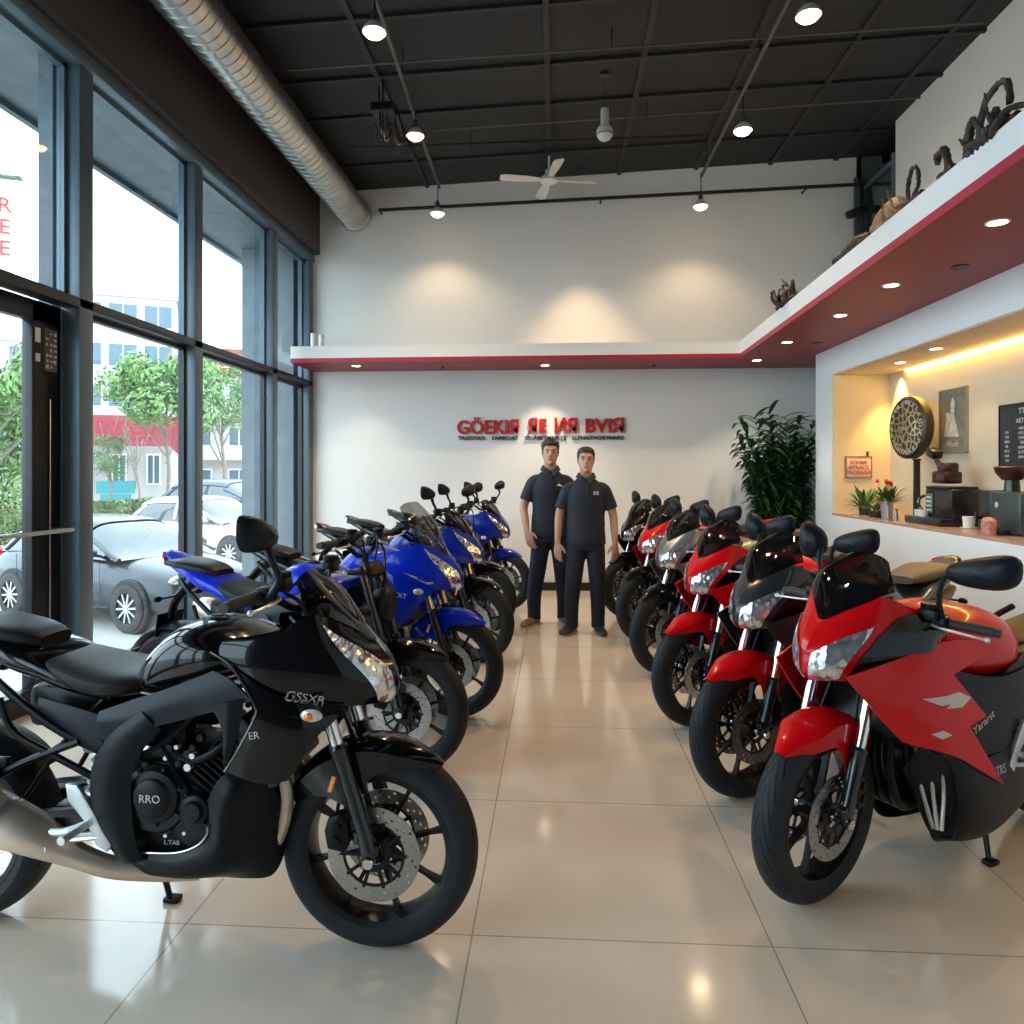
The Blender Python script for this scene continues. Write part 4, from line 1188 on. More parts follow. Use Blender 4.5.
# pendant
pd = thing('pendant_speaker', 'white cylinder with a round ball end hanging from the ceiling right of the fan', 'pendant', (.45, 6.7, 4.62))
obj('mount', G().lathe([(.0001,0),(.04,0),(.04,-.025),(.0001,-.03)], (0,0,zc(.45)-4.62), 'z', 16), M_blackmetal, pd)
obj('cord', G().tube([(0,0,.2),(0,0,zc(.45)-4.62)], .003, 6), M_blackmetal, pd)
obj('body', G().lathe([(.0001,.22),(.035,.22),(.038,.21),(.038,.05),(.045,.02),(.0001,.02)], (0,0,0), 'z', 20), M_cream, pd)
bl_ = G().ball((0,0,0), .078, 20, 14); obj('ball', bl_, M_cream, pd)
obj('ring', G().ring_plate((0,0,-.02), .070, .082, .006, 'z', 24), M_conduit, pd)
l = bpy.data.lights.new('wall_spot', 'SPOT'); l.energy = 70; l.color = (1,.68,.40); l.spot_size = rad(62); l.spot_blend = .9; l.shadow_soft_size = .05
lo = bpy.data.objects.new('wall_spot', l); COL.objects.link(lo); lo.location = (.3, 8.2, 4.55); lo.rotation_euler = (rad(18), 0, 0)
# smoke detector, cable bundle
dt = obj('smoke_detector', G().lathe([(.0001,-.05),(.03,-.05),(.055,-.03),(.06,0),(.0001,0)], (-1.85, 5.2, zc(-1.85)), 'z', 20), M_conduit); tag(dt, 'small round detector on the black ceiling left of the nearest lamp', 'detector')
cb = thing('cable_bundle', 'black cable bundle and junction box hanging beside the left conduit', 'cables', (-1.58, 6.5, 4.74))
obj('junction_box', G().box((0,0,.06), (.20,.14,.08), bev=.01), M_blackmetal, cb)
g = G(); random.seed(3)
for k in range(9):
    P = [(random.uniform(-.08,.08), random.uniform(-.06,.3), .04 if k % 2 else .25)]
    for j in range(4): P.append((P[-1][0]+random.uniform(-.07,.07), P[-1][1]+random.uniform(0,.16), random.uniform(-.17,.05)))
    g.tube(P, .009, 5, 14)
obj('cables', g, M_blackmetal, cb)
obj('bracket', G().tube([(0,0,.08),(0,0,zc(-1.58)-4.745)], .012, 8), M_blackmetal, cb)
sp_ = obj('wall_floodlight', G().box((3.55, 8.75, 4.55), (.24,.12,.10), bev=.03, rot=(rad(15), rad(-20), 0)).tube([(3.62,8.8,4.6),(3.66,8.85,4.9)], .012, 8), M_blackmetal); tag(sp_, 'small black floodlight on the wall at the right end of the long rod', 'floodlight')
pole = obj('corner_post', G().box((3.62, 8.93, 3.98), (.05,.05,2.08)), M_framegrey); tag(pole, 'slim grey post standing in the upper right corner beside the glass', 'post')

# recessed downlights
GD = 'recessed downlights in the red soffit'
def downlight(x, y, z, label, grp, energy=10, r=.045, col=(1,.82,.6), on=True, size=95):
    t = thing('downlight' if on else 'soffit_vent', label, 'downlight' if on else 'vent', (x, y, z), 0, grp)
    obj('rim', G().ring_plate((0,0,-.003), r, r+.012, .006, 'z', 28), M_whitefascia if on else M_blackmetal, t)
    obj('lens', G().lathe([(.0001,-.004),(r,-.004),(r,.0)], (0,0,0), 'z', 24), M_dl if on else M_blackmetal, t)
    if on:
        l = bpy.data.lights.new('downlight_beam', 'SPOT'); l.energy = energy; l.color = col; l.spot_size = rad(size); l.spot_blend = .6; l.shadow_soft_size = .04
        lo = bpy.data.objects.new('downlight_beam', l); COL.objects.link(lo); lo.location = (x, y, z-.02)
    return t
for (x, y), lb in zip(((2.22,3.77),(2.26,5.01),(2.29,5.96),(2.25,7.18),(2.28,8.34)), ('largest and nearest glowing downlight in the red soffit', 'second nearest glowing downlight in the red soffit', 'third glowing downlight along the right red soffit', 'fourth glowing downlight along the right red soffit', 'glowing downlight at the far corner of the red soffit')):
    downlight(x, y, 2.75, lb, GD, 26)
downlight(-.13, 8.58, 2.75, 'glowing downlight in the soffit above the wall sign', GD, 34)
downlight(-2.39, 8.5, 2.75, 'glowing downlight in the soffit near the windows', GD, 14)
for (x, y), lb in zip(((2.48,4.59),(2.57,7.26)), ('dark oval vent between the two nearest soffit downlights', 'small dark vent far along the right soffit')):
    downlight(x, y, 2.75, lb, 'dark vents in the red soffit', on=False, r=.04)
for (x, y), lb in zip(((-1.36,8.62),(1.16,8.62)), ('small dark sprinkler in the back soffit left of the sign', 'small dark sprinkler in the back soffit right of the sign')):
    o = obj('sprinkler', G().lathe([(.0001,-.03),(.03,-.03),(.032,-.025),(.012,-.02),(.012,0),(.03,0),(.03,.003),(.012,.003),(.012,.03)], (x, y, 2.752), 'z', 16), M_blackmetal); tag(o, lb, 'sprinkler', 'sprinklers in the back soffit')
for (x, y), lb in zip(((3.03,5.95),(3.10,6.7)), ('glowing downlight in the niche ceiling, the nearer of two', 'glowing downlight in the niche ceiling, the farther of two')):
    downlight(x, y, zN-.008, lb, 'downlights in the niche ceiling', 9, r=.04, col=(1,.72,.38))
# cove strip at the back of the niche ceiling, and a bright spot in the corner
cv = obj('cove_light', G().box((3.385, (7.2+1.2)/2, zN-.014), (.012, 6.0, .012)), mat('cove_led', (1,.8,.4), .4, emit=(1,.60,.12), estr=45)); tag(cv, 'glowing warm light strip along the top of the niche wall', 'light')
l = bpy.data.lights.new('niche_spot', 'SPOT'); l.energy = 48; l.color = (1,.62,.16); l.spot_size = rad(80); l.spot_blend = .8; l.shadow_soft_size = .03
lo = bpy.data.objects.new('niche_spot', l); COL.objects.link(lo); lo.location = (3.34, 7.32, zN-.03)
# little posts on top of the back shelf beside the window
for x, h in ((-2.98, .24), (-2.88, .22)):
    o = obj('stub_post', G().tube([(x, 8.7, 2.94), (x, 8.7, 2.94+h)], .035, 14), M_cream)
    tag(o, 'short pale post on the back shelf, ' + ('beside the window frame' if x < -2.9 else 'the one further from the window frame'), 'post', 'short posts on the back shelf')
# ================================================================ things in the counter niche and on the ledge
M_leaf = mat('houseplant_leaf', (.05,.14,.03), .45, noise=(14,.45))
M_leafdk = mat('dark_palm_leaf', (.018,.075,.022), .42, noise=(9,.5))
M_leafdead = mat('dry_leaf', (.10,.13,.04), .5)
M_pot = mat('dark_pot', (.03,.03,.03), .4)
M_potwhite = mat('white_pot', (.7,.7,.68), .35)
M_machine = mat('black_machine', (.012,.012,.014), .3, .2, .3)
M_machinegreen = mat('dark_green_machine', (.045,.065,.065), .35, .3)
M_wood = mat('driftwood', (.035,.02,.013), .65, noise=(30,.6), bump=(60,.6))
M_woodpale = mat('pale_driftwood', (.34,.19,.09), .6, noise=(30,.5), bump=(60,.6))
M_frame = mat('grey_picture_frame', (.30,.27,.22), .4, .3)
def leaf(g, base, direc, L, W, droop=.5, m=0, n=6, up=Vector((0,0,1))):
    d = Vector(direc).normalized(); side = d.cross(up)
    side = side.normalized() if side.length > .01 else Vector((1,0,0))
    L_, R_ = [], []
    p = Vector(base)
    for i in range(n+1):
        t = i/n; w = W*sin(pi*min(1, t*.92+.08))**.8*.5
        c = p + side*0
        L_.append(tuple(c-side*w+Vector((0,0,w*.3)))); R_.append(tuple(c+side*w+Vector((0,0,w*.3))))
        d = (d + Vector((0,0,-droop/n))).normalized(); p = p + d*(L/n)
        if i == 0: M0 = []
        M0.append(tuple(c))
    g.grid([L_, M0, R_], m=m)
# tall palm in the corner
def palm(loc, h, label):
    t = thing('potted_palm', label, 'plant', loc)
    obj('pot', G().lathe([(.0001,0),(.15,0),(.20,.34),(.215,.34),(.215,.37),(.185,.37),(.18,.31),(.0001,.31)], (0,0,0), 'z', 32), M_pot, t)
    random.seed(11); g = G(); st_ = G()
    for k in range(84):
        a = random.uniform(0, 2*pi); b = Vector((cos(a)*.06, sin(a)*.06, .32)); L = h*random.uniform(.42,1.02)-.32
        lean_ = random.uniform(.02,.27)
        P = [b]
        for j in range(1, 13):
            tt = j/12; P.append(b + Vector((cos(a)*lean_*L*.9*tt**1.8, sin(a)*lean_*L*.55*tt**1.8, L*tt - .18*L*lean_*tt**3)))
        st_.tube([tuple(p) for p in P], [.009*(1-.7*j/12) for j in range(13)], 5)
        for j in range(3, 13):
            tn = (P[j]-P[j-1]).normalized(); sd = tn.cross(Vector((0,0,1)));
            sd = sd.normalized() if sd.length > .05 else Vector((cos(a+1.5), sin(a+1.5), 0))
            for s_ in (-1, 1):
                for q in (0, .5):
                    d = (tn*.55 + sd*s_*random.uniform(.6,1.0) + Vector((0,0,random.uniform(-.1,.25)))).normalized()
                    leaf(g, P[j]-(P[j]-P[j-1])*q, d, random.uniform(.24,.40), .055, random.uniform(.5,1.4), n=5)
    obj('stems', st_, M_leafdead, t); obj('foliage', g, M_leafdk, t)
    return t
palm((2.56, 8.42, 0), 2.12, 'tall dark green palm in the corner by the white partition')
def small_plant(loc, r, h, n, seed, potm, label, grp, flowers=None, potr=.06, poth=.07, lw=.02):
    t = thing('potted_plant', label, 'plant', loc, 0, grp); random.seed(seed)
    obj('pot', G().lathe([(.0001,0),(potr*.8,0),(potr,poth),(potr*.9,poth),(potr*.85,poth*.8),(.0001,poth*.8)], (0,0,0), 'z', 20), potm, t)
    g = G()
    for k in range(n):
        a = random.uniform(0,2*pi); e = random.uniform(.2,1.3)
        d = (cos(a)*cos(e), sin(a)*cos(e), sin(e)+.2)
        b = Vector((cos(a)*potr*.5, sin(a)*potr*.5, poth*.8)) + Vector(d)*random.uniform(0,r*.5)
        leaf(g, b, d, random.uniform(.5,1)*r, lw*random.uniform(.7,1.3), random.uniform(.3,1.2), n=4)
    obj('foliage', g, M_leaf, t)
    if flowers:
        for k in range(6):
            a = random.uniform(0,2*pi); c = (cos(a)*r*.4-.03, sin(a)*r*.4, h+random.uniform(-.03,.03))
            obj('flower', G().ball(c, .018, 8, 6).tube([c, (c[0]*.4,c[1]*.4,h*.6)], .002, 5), flowers, t, 'red flower')
    return t
ZC = 1.06
GP = 'small potted plants on the counter'
small_plant((3.02, 7.25, ZC), .20, .2, 90, 1, M_pot, 'spiky green plant under the small pink notice', GP, lw=.022)
small_plant((2.98, 6.90, ZC), .09, .1, 60, 2, M_pot, 'low green plant in a dark bowl beside the silver vases', GP, potr=.075, poth=.06)
small_plant((2.94, 6.60, ZC+.0), .15, .33, 110, 3, mat('silver_planter', (.5,.5,.48), .3, .8), 'bushy green plant with red flowers in a tall silver planter', GP, flowers=mat('red_petals', (.6,.05,.03), .5), potr=.055, poth=.17)
for x, y, h, r, lb in ((2.88,6.44,.14,.024,'slim silver vase at the counter edge left of the black machine'), (2.91,6.36,.11,.020,'short silver vase touching the black machine side')):
    o = obj('vase', G().lathe([(.0001,0),(r*.7,0),(r,h*.3),(r*.7,h*.7),(r*.9,h),(r*.75,h),(r*.5,h*.7),(.0001,h*.5)], (x,y,ZC), 'z', 20), M_steel); tag(o, lb, 'vase', 'silver vases on the counter')
# coffee machine
cm = thing('coffee_machine', 'black coffee machine with a lit green side panel on the counter', 'coffee machine', (3.14, 6.02, ZC))
obj('base', G().box((-.02,.0,.03), (.34,.56,.06), bev=.01), M_machine, cm)
obj('body', G().box((.03,-.06,.17), (.24,.40,.24), bev=.015), M_machine, cm)
obj('display_panel', G().box((-.095,.06,.17), (.008,.11,.16), bev=.003), mat('display_green', (.10,.16,.13), .2), cm, 'greenish picture panel')
g = G()
for k in range(4): g.box((-.1,.06,.115+.035*k), (.004,.07,.008))
obj('panel_text', g, M_white, cm)
obj('top_tray', G().box((.02,-.05,.30), (.22,.36,.02), bev=.004), M_machine, cm)
g = G(); g.tube([(-.09,.16,.10),(-.12,.17,.14),(-.12,.17,.20),(-.08,.16,.23)], .012, 8, 10); obj('spout', g, M_chrome, cm)
g = G(); g.lathe([(.0001,0),(.035,0),(.04,.05),(.038,.05),(.033,.008),(.0001,.006)], (-.11,.19,.061), 'z', 16); g.lathe([(.0001,0),(.035,0),(.04,.05),(.038,.05),(.033,.008),(.0001,.006)], (-.12,.10,.061), 'z', 16); obj('cup', g, M_potwhite, cm)
gr = thing('coffee_grinder', 'dark coffee grinder with a raised hopper standing on the black coffee machine', 'grinder', (3.15, 6.02, ZC+.31))
obj('body', G().box((0,0,.07), (.15,.20,.10), bev=.02).box((0,-.02,.15), (.12,.12,.08), bev=.02), mat('dark_red_black', (.05,.012,.012), .3, .2, .5), gr)
obj('neck', G().tube([(0,.04,.10),(-.01,.09,.17),(-.02,.13,.23)], [.03,.022,.02], 10, 8), M_machine, gr)
obj('hopper', G().box((-.02,.15,.27), (.09,.11,.07), bev=.012, rot=(rad(20),0,0)), M_machine, gr)
obj('knob', G().ball((-.05,.03,.06), .025), M_redlens, gr)
# right machine + grinder
m2 = thing('espresso_machine', 'dark green espresso machine at the right edge below the chalkboard', 'espresso machine', (3.16, 5.12, ZC))
obj('body', G().box((0,-.05,.15), (.26,.34,.28), bev=.02), M_machinegreen, m2)
obj('side_unit', G().box((-.01,.22,.15), (.20,.16,.29), bev=.015), M_machine, m2)
obj('badge', G().lathe([(.0001,0),(.02,0),(.02,.004)], (-.135,.03,.20), 'x', 16), M_silverdecal, m2)
obj('drip_tray', G().box((-.15,.0,.02), (.10,.2,.03), bev=.005), M_machine, m2)
obj('handle', G().tube([(-.11,.24,.10),(-.15,.24,.10)], .012, 8).tube([(-.15,.24,.14),(-.15,.24,.04)], .01, 8), M_machine, m2)
m3 = thing('bean_hopper', 'dark red bean hopper standing on the espresso machine', 'hopper', (3.16, 5.20, ZC+.29))
obj('neck', G().lathe([(.0001,0),(.05,0),(.045,.08),(.0001,.08)], (0,0,0), 'z', 18), M_machine, m3)
obj('bowl', G().lathe([(.0001,.08),(.06,.08),(.10,.13),(.11,.17),(.10,.175),(.0001,.175)], (0,0,0), 'z', 22), _mats['dark_red_black'], m3)
cup = thing('cup_and_saucer', 'short white cup on a saucer between the two machines', 'cup', (3.10, 5.62, ZC))
obj('saucer', G().lathe([(.0001,0),(.05,0),(.06,.008),(.0001,.008)], (0,0,0), 'z', 20), M_potwhite, cup)
obj('cup', G().lathe([(.0001,.008),(.035,.008),(.042,.09),(.039,.09),(.032,.015),(.0001,.015)], (0,0,0), 'z', 20), M_potwhite, cup)
kt = obj('milk_jug', G().lathe([(.0001,0),(.04,0),(.045,.03),(.04,.10),(.03,.13),(.034,.14),(.0001,.14)], (3.25,5.58,ZC), 'z', 20).tube([(3.25,5.54,ZC+.11),(3.25,5.505,ZC+.10),(3.25,5.51,ZC+.05),(3.25,5.54,ZC+.04)], .006, 6, 10), M_machine); tag(kt, 'small black jug behind the white cup', 'jug')
tn = obj('biscuit_jar', G().lathe([(.0001,0),(.04,0),(.045,.02),(.045,.10),(.03,.12),(.0001,.125)], (2.90,5.02,ZC), 'z', 20), mat('pink_jar', (.5,.22,.2), .4, noise=(60,.5))); tag(tn, 'pink patterned jar at the right edge of the photo on the counter', 'jar')
# round ornamental disc on its stand
def disc_mat():
    m = mat('carved_brass_disc', (.42,.34,.20), .38, .7); nt = m.node_tree; b = nt.nodes['Principled BSDF']
    tc = nt.nodes.new('ShaderNodeTexCoord'); vo = nt.nodes.new('ShaderNodeTexVoronoi'); vo.feature = 'DISTANCE_TO_EDGE'; vo.inputs['Scale'].default_value = 16
    nt.links.new(tc.outputs['Object'], vo.inputs['Vector'])
    r = nt.nodes.new('ShaderNodeValToRGB'); r.color_ramp.elements[0].color = (.62,.52,.34,1); r.color_ramp.elements[1].color = (.10,.07,.03,1); r.color_ramp.elements[0].position = .05; r.color_ramp.elements[1].position = .16
    nt.links.new(vo.outputs['Distance'], r.inputs[0]); nt.links.new(r.outputs[0], b.inputs['Base Color'])
    bp = nt.nodes.new('ShaderNodeBump'); bp.inputs['Strength'].default_value = .6; bp.inputs['Distance'].default_value = .01; nt.links.new(vo.outputs['Distance'], bp.inputs['Height']); nt.links.new(bp.outputs[0], b.inputs['Normal'])
    return m
od = thing('round_ornament', 'large round carved brass disc on a stand by the niche wall', 'ornament', (3.17, 6.66, ZC), rad(6))
obj('stand', G().lathe([(.0001,0),(.09,0),(.09,.015),(.03,.03),(.028,.52),(.04,.54),(.0001,.54)], (0.06,0,0), 'z', 18), mat('bronze_stand', (.06,.05,.03), .4, .7), od)
obj('rim', G().lathe([(.0001,.02),(.265,.02),(.28,.0),(.28,-.06),(.255,-.075),(.246,-.065),(.0001,-.06)], (0.03,0,.82), 'x', 56), _mats['bronze_stand'], od)
obj('face', G().lathe([(.0001,-.066),(.12,-.070),(.13,-.064),(.20,-.064),(.20,-.070),(.246,-.070)], (0.03,0,.82), 'x', 56), disc_mat(), od, 'carved openwork face')
g = G()
for k in range(24):
    a = 2*pi*k/24; g.box((-.043, .222*cos(a), .82+.222*sin(a)), (.006,.012,.034), rot=(-(pi/2-a), 0, 0))
obj('numerals', g, M_silverdecal, od)
# notice, picture, chalkboard
nb = thing('notice_board', 'small pink notice board with red writing on the niche end wall', 'notice', (3.08, YN-.012, 1.53))
obj('board', G().box((0,0,0), (.25,.012,.21), bev=.003), mat('pink_board', (.66,.50,.44), .5), nb)
obj('frame', G().box((0,-.002,.105),(.26,.016,.01)).box((0,-.002,-.105),(.26,.016,.01)).box((-.127,-.002,0),(.01,.016,.22)).box((.127,-.002,0),(.01,.016,.22)), mat('notice_frame', (.30,.12,.07), .5), nb)
obj('hook', G().box((.09,0,.135), (.02,.012,.05), bev=.003), M_machine, nb)
for k, tx in enumerate(('ROLRIR', 'NTRACE', 'TRORAGA')):
    me = text_mesh(tx, .052, .002); me.materials.clear(); me.materials.append(M_signred)
    link('writing', me, nb, (0, -.009, .045-.05*k), (pi/2, 0, 0))
pc = thing('framed_picture', 'tall grey framed picture of a pale figure on the niche wall', 'picture', (XP+.58-.012, 6.37, 1.92))
obj('frame', G().box((0,0,.27),(.024,.42,.015)).box((0,0,-.27),(.024,.42,.015)).box((0,.205,0),(.024,.015,.55)).box((0,-.205,0),(.024,.015,.55)), M_frame, pc)
obj('print', G().box((0,0,0), (.012,.40,.53)), mat('grey_print', (.22,.19,.15), .5, noise=(12,.3)), pc)
g = G(); g.prism([(-.10,-.14),(.13,-.13),(.10,-.02),(.09,.08),(.03,.06),(.02,.16),(.0,.2),(-.04,.16),(-.03,.05),(-.06,-.03)], -.010, -.007, axis='x'); obj('pale_figure', g, mat('pale_print', (.62,.57,.48), .5, noise=(25,.3)), pc)
me = text_mesh('Vlnoth', .07, .001); me.materials.clear(); me.materials.append(_mats['pale_print']); link('caption', me, pc, (-.009, 0, -.2), (pi/2, 0, -pi/2))
bd = thing('chalkboard_menu', 'black chalkboard menu with white writing on the niche wall', 'chalkboard', (3.388, 5.28, 1.73))
obj('board', G().box((0,0,0), (.016,.86,.50)), mat('chalkboard', (.025,.027,.03), .6, noise=(4,.3)), bd)
obj('frame', G().box((0,0,.255),(.024,.88,.014)).box((0,0,-.255),(.024,.88,.014)).box((0,.435,0),(.024,.014,.52)).box((0,-.435,0),(.024,.014,.52)), M_blackmetal, bd)
def bwrite(tx, y, z, s):
    me = text_mesh(tx, s, .001); me.materials.clear(); me.materials.append(M_white); link('writing', me, bd, (-.0095, y, z), (pi/2, 0, -pi/2))
bwrite('TT', .17, .20, .06); bwrite('AETO', .17, .13, .05)
for k in range(7): bwrite(('NIRORE', 'LRTAEO', 'OARNTI', 'TRIIEL', 'RNAOTE', 'ELTROA', 'IRANOT')[k], .15, .075-.035*k, .03)
for k in range(7): bwrite(('LIA', 'TRE', 'ANO', 'EIL', 'RTO', 'LNA', 'OEI')[k], .34, .05-.035*k, .028)
bwrite('MENRO', -.20, .18, .06)
for k in range(6): bwrite(('TARIEL', 'ONRITA', 'LERTAO', 'NIARET', 'ROTELA', 'TNAIRE')[k], -.2, .10-.045*k, .034)

# driftwood carvings on the ledge
def driftwood(loc, segs, label, m=M_wood, seed=1):
    t = thing('driftwood_carving', label, 'ornament', loc, 0, 'driftwood carvings on the ledge'); random.seed(seed)
    for P, R in segs:
        g = G(); g.tube([tuple(p) for p in P], R, 9, 26)
        g.v = [(x+random.uniform(-.004,.004), y+random.uniform(-.004,.004), z+random.uniform(-.004,.004)) for x, y, z in g.v]
        obj('root', g, m, t)
    return t
ZL = 2.94
def curly(seed, n, spread, h, r=.02):
    random.seed(seed); out = []
    for k in range(n):
        a = random.uniform(-spread, spread); P = [(random.uniform(-.03,.03), a*.6, .0)]
        for j in range(4): P.append((P[-1][0]+random.uniform(-.05,.05), P[-1][1]+random.uniform(-.09,.09), random.uniform(.2,1)*h*(j+1)/4))
        out.append((P, [r, r*.9, r*.7, r*.5, r*.25]))
    out.append(([(0,-spread*.8,.02),(0.02,0,.035),(0,spread*.8,.02)], [.02,.032,.02]))
    return out
LX = 2.0
driftwood((LX, 6.45, ZL), curly(1, 9, .25, .26, .018), 'dark twiggy carving on the ledge nearest the back wall', seed=1)
driftwood((LX-.02, 4.85, ZL), [([(0,.35,.02),(0,.2,.05),(0,0,.06),(0,-.2,.03)], [.015,.03,.04,.03]), ([(0,.3,.04),(0,.38,.03)], [.02,.03])] + curly(2, 4, .2, .10, .015), 'long reddish brown root lying on the ledge', seed=2)
driftwood((LX-.05, 4.35, ZL), [([(0,.2,.03),(0,.05,.06),(0,-.1,.07),(0,-.2,.03)], [.03,.05,.055,.03])] + curly(7, 7, .15, .14, .014), 'pale knotted driftwood lump on the ledge', M_woodpale, 3)
driftwood((LX-.08, 3.98, ZL), [([(0,.06,.0),(0,.08,.10),(0,.03,.19),(0,-.03,.15),(0,-.03,.07),(0,.03,.02)], .010), ([(0,.1,.015),(0,-.08,.015)], .018)], 'thin dark root shaped like an upright loop on the ledge', seed=4)
driftwood((LX-.09, 3.66, ZL), [([(0,-.03,0),(0,-.02,.08),(0,.02,.14),(0,.07,.13),(0,.07,.09)], [.02,.018,.022,.02,.012]), ([(0,-.08,.015),(0,.05,.015)], .02)], 'small dark hooked root standing alone on the ledge', seed=5)
driftwood((LX-.10, 3.24, ZL), [([(0,.22,.0),(0,.2,.1),(0,.17,.16),(0,.13,.10)], [.02,.02,.015,.008]), ([(0,.12,0),(0,.1,.16),(0,.0,.22),(0,-.08,.2),(0,-.1,.1)], .014), ([(0,.05,0),(0,0,.12),(0,-.05,.02)], .012)] + curly(9, 6, .2, .14, .018), 'dark root carving with a tall arch on the ledge', seed=6)
driftwood((LX-.11, 2.74, ZL), [([(0,.15,.02),(0,.05,.12),(0,-.05,.16),(0,-.18,.1)], [.03,.06,.07,.05]), ([(0,-.05,.15),(0,-.08,.26),(0,-.14,.32),(0,-.2,.28)], [.05,.04,.045,.02])] + curly(12, 9, .2, .3, .02), 'thick dark root carving nearest the camera on the ledge', seed=7)
# ================================================================ two men
def voxelise(g, size, smooth=3):
    me = bpy.data.meshes.new('tmp'); me.from_pydata(g.v, [], g.f)
    bm = bmesh.new(); bm.from_mesh(me); bmesh.ops.recalc_face_normals(bm, faces=bm.faces[:]); bm.to_mesh(me); bm.free()
    o = bpy.data.objects.new('tmp', me); COL.objects.link(o)
    r = o.modifiers.new('r', 'REMESH'); r.mode = 'VOXEL'; r.voxel_size = size; r.use_smooth_shade = True
    s = o.modifiers.new('s', 'SMOOTH'); s.iterations = smooth; s.factor = .5
    dg = bpy.context.evaluated_depsgraph_get(); dg.update()
    out = bpy.data.meshes.new_from_object(o.evaluated_get(dg))
    bpy.data.objects.remove(o); bpy.data.meshes.remove(me)
    out.polygons.foreach_set('use_smooth', [True]*len(out.polygons))
    return out
def mlink(name, me, mats, parent, label=None):
    me.materials.clear()
    for m in mats: me.materials.append(m)
    o = link(name, me, parent)
    if label: o['label'] = label
    return o
M_skin = mat('skin', (.50,.27,.18), .5); M_lip = mat('lips', (.34,.12,.09), .45); M_eye = mat('eye_white', (.30,.22,.18), .3); M_iris = mat('dark_iris', (.02,.013,.01), .2)
M_brow = mat('eyebrow', (.07,.035,.025), .7); M_hair = mat('black_hair', (.012,.010,.009), .5, bump=(180,.6))
M_shirt = mat('navy_polo_cotton', (.008,.011,.024), .75, bump=(400,.1)); M_jeans = mat('dark_blue_denim', (.010,.017,.042), .8, bump=(300,.15))
M_trous = mat('navy_trousers', (.012,.015,.028), .8, bump=(300,.1)); M_shoebrown = mat('brown_leather', (.16,.085,.05), .45); M_shoeblack = mat('black_shoe', (.02,.018,.018), .5)
M_sole = mat('pale_sole', (.55,.5,.45), .6); M_polotrim = mat('polo_placket', (.012,.016,.032), .7)
def ell(cx, cy, z, rx, ry, n=28, e=1.0):
    return [(cx+rx*math.copysign(abs(cos(a))**e, cos(a)), cy+ry*math.copysign(abs(sin(a))**e, sin(a)), z) for a in [2*pi*k/n for k in range(n)]]
def limb(g, pts, rr, n=14, sm=24): g.tube(pts, rr, n, sm)
def hand(g, wrist, direc, palm_n, s, side):
    """wrist, pointing direction, palm normal; side=+1: thumb towards (direc x palm_n)"""
    d = Vector(direc).normalized(); pn = Vector(palm_n); pn = (pn-d*pn.dot(d)).normalized(); w = d.cross(pn)*side
    W = Vector(wrist)
    R = []
    for t, hw, ht in ((-.02,.026,.020),(.02,.032,.018),(.05,.041,.017),(.085,.043,.015),(.10,.038,.012)):
        c = W + d*t*s; R.append([tuple(c + w*(hw*s*cos(a)) + pn*(ht*s*sin(a))) for a in [2*pi*k/14 for k in range(14)]])
    g.loft(R)
    for k, (off, L) in enumerate(((.031,.070),(.011,.079),(-.011,.074),(-.030,.058))):
        b = W + d*.085*s + w*off*s
        P = [b]; dd = d.copy()
        for j, ln in enumerate((.2,.42,.33,.25)):
            P.append(P[-1] + dd*L*ln*s); dd = (dd + pn*(.22 + .07*k)).normalized()
        g.tube([tuple(p) for p in P], [.0105*s,.0105*s,.0095*s,.009*s,.0065*s], 8, 12)
    b = W + d*.025*s + w*.03*s; dd = (d*.75 + w*.7 + pn*.25).normalized(); P = [b]
    for ln in (.03,.028,.024): P.append(P[-1]+dd*ln*s); dd = (dd + d*.5).normalized()
    g.tube([tuple(p) for p in P], [.014*s,.013*s,.011*s,.008*s], 8, 10)
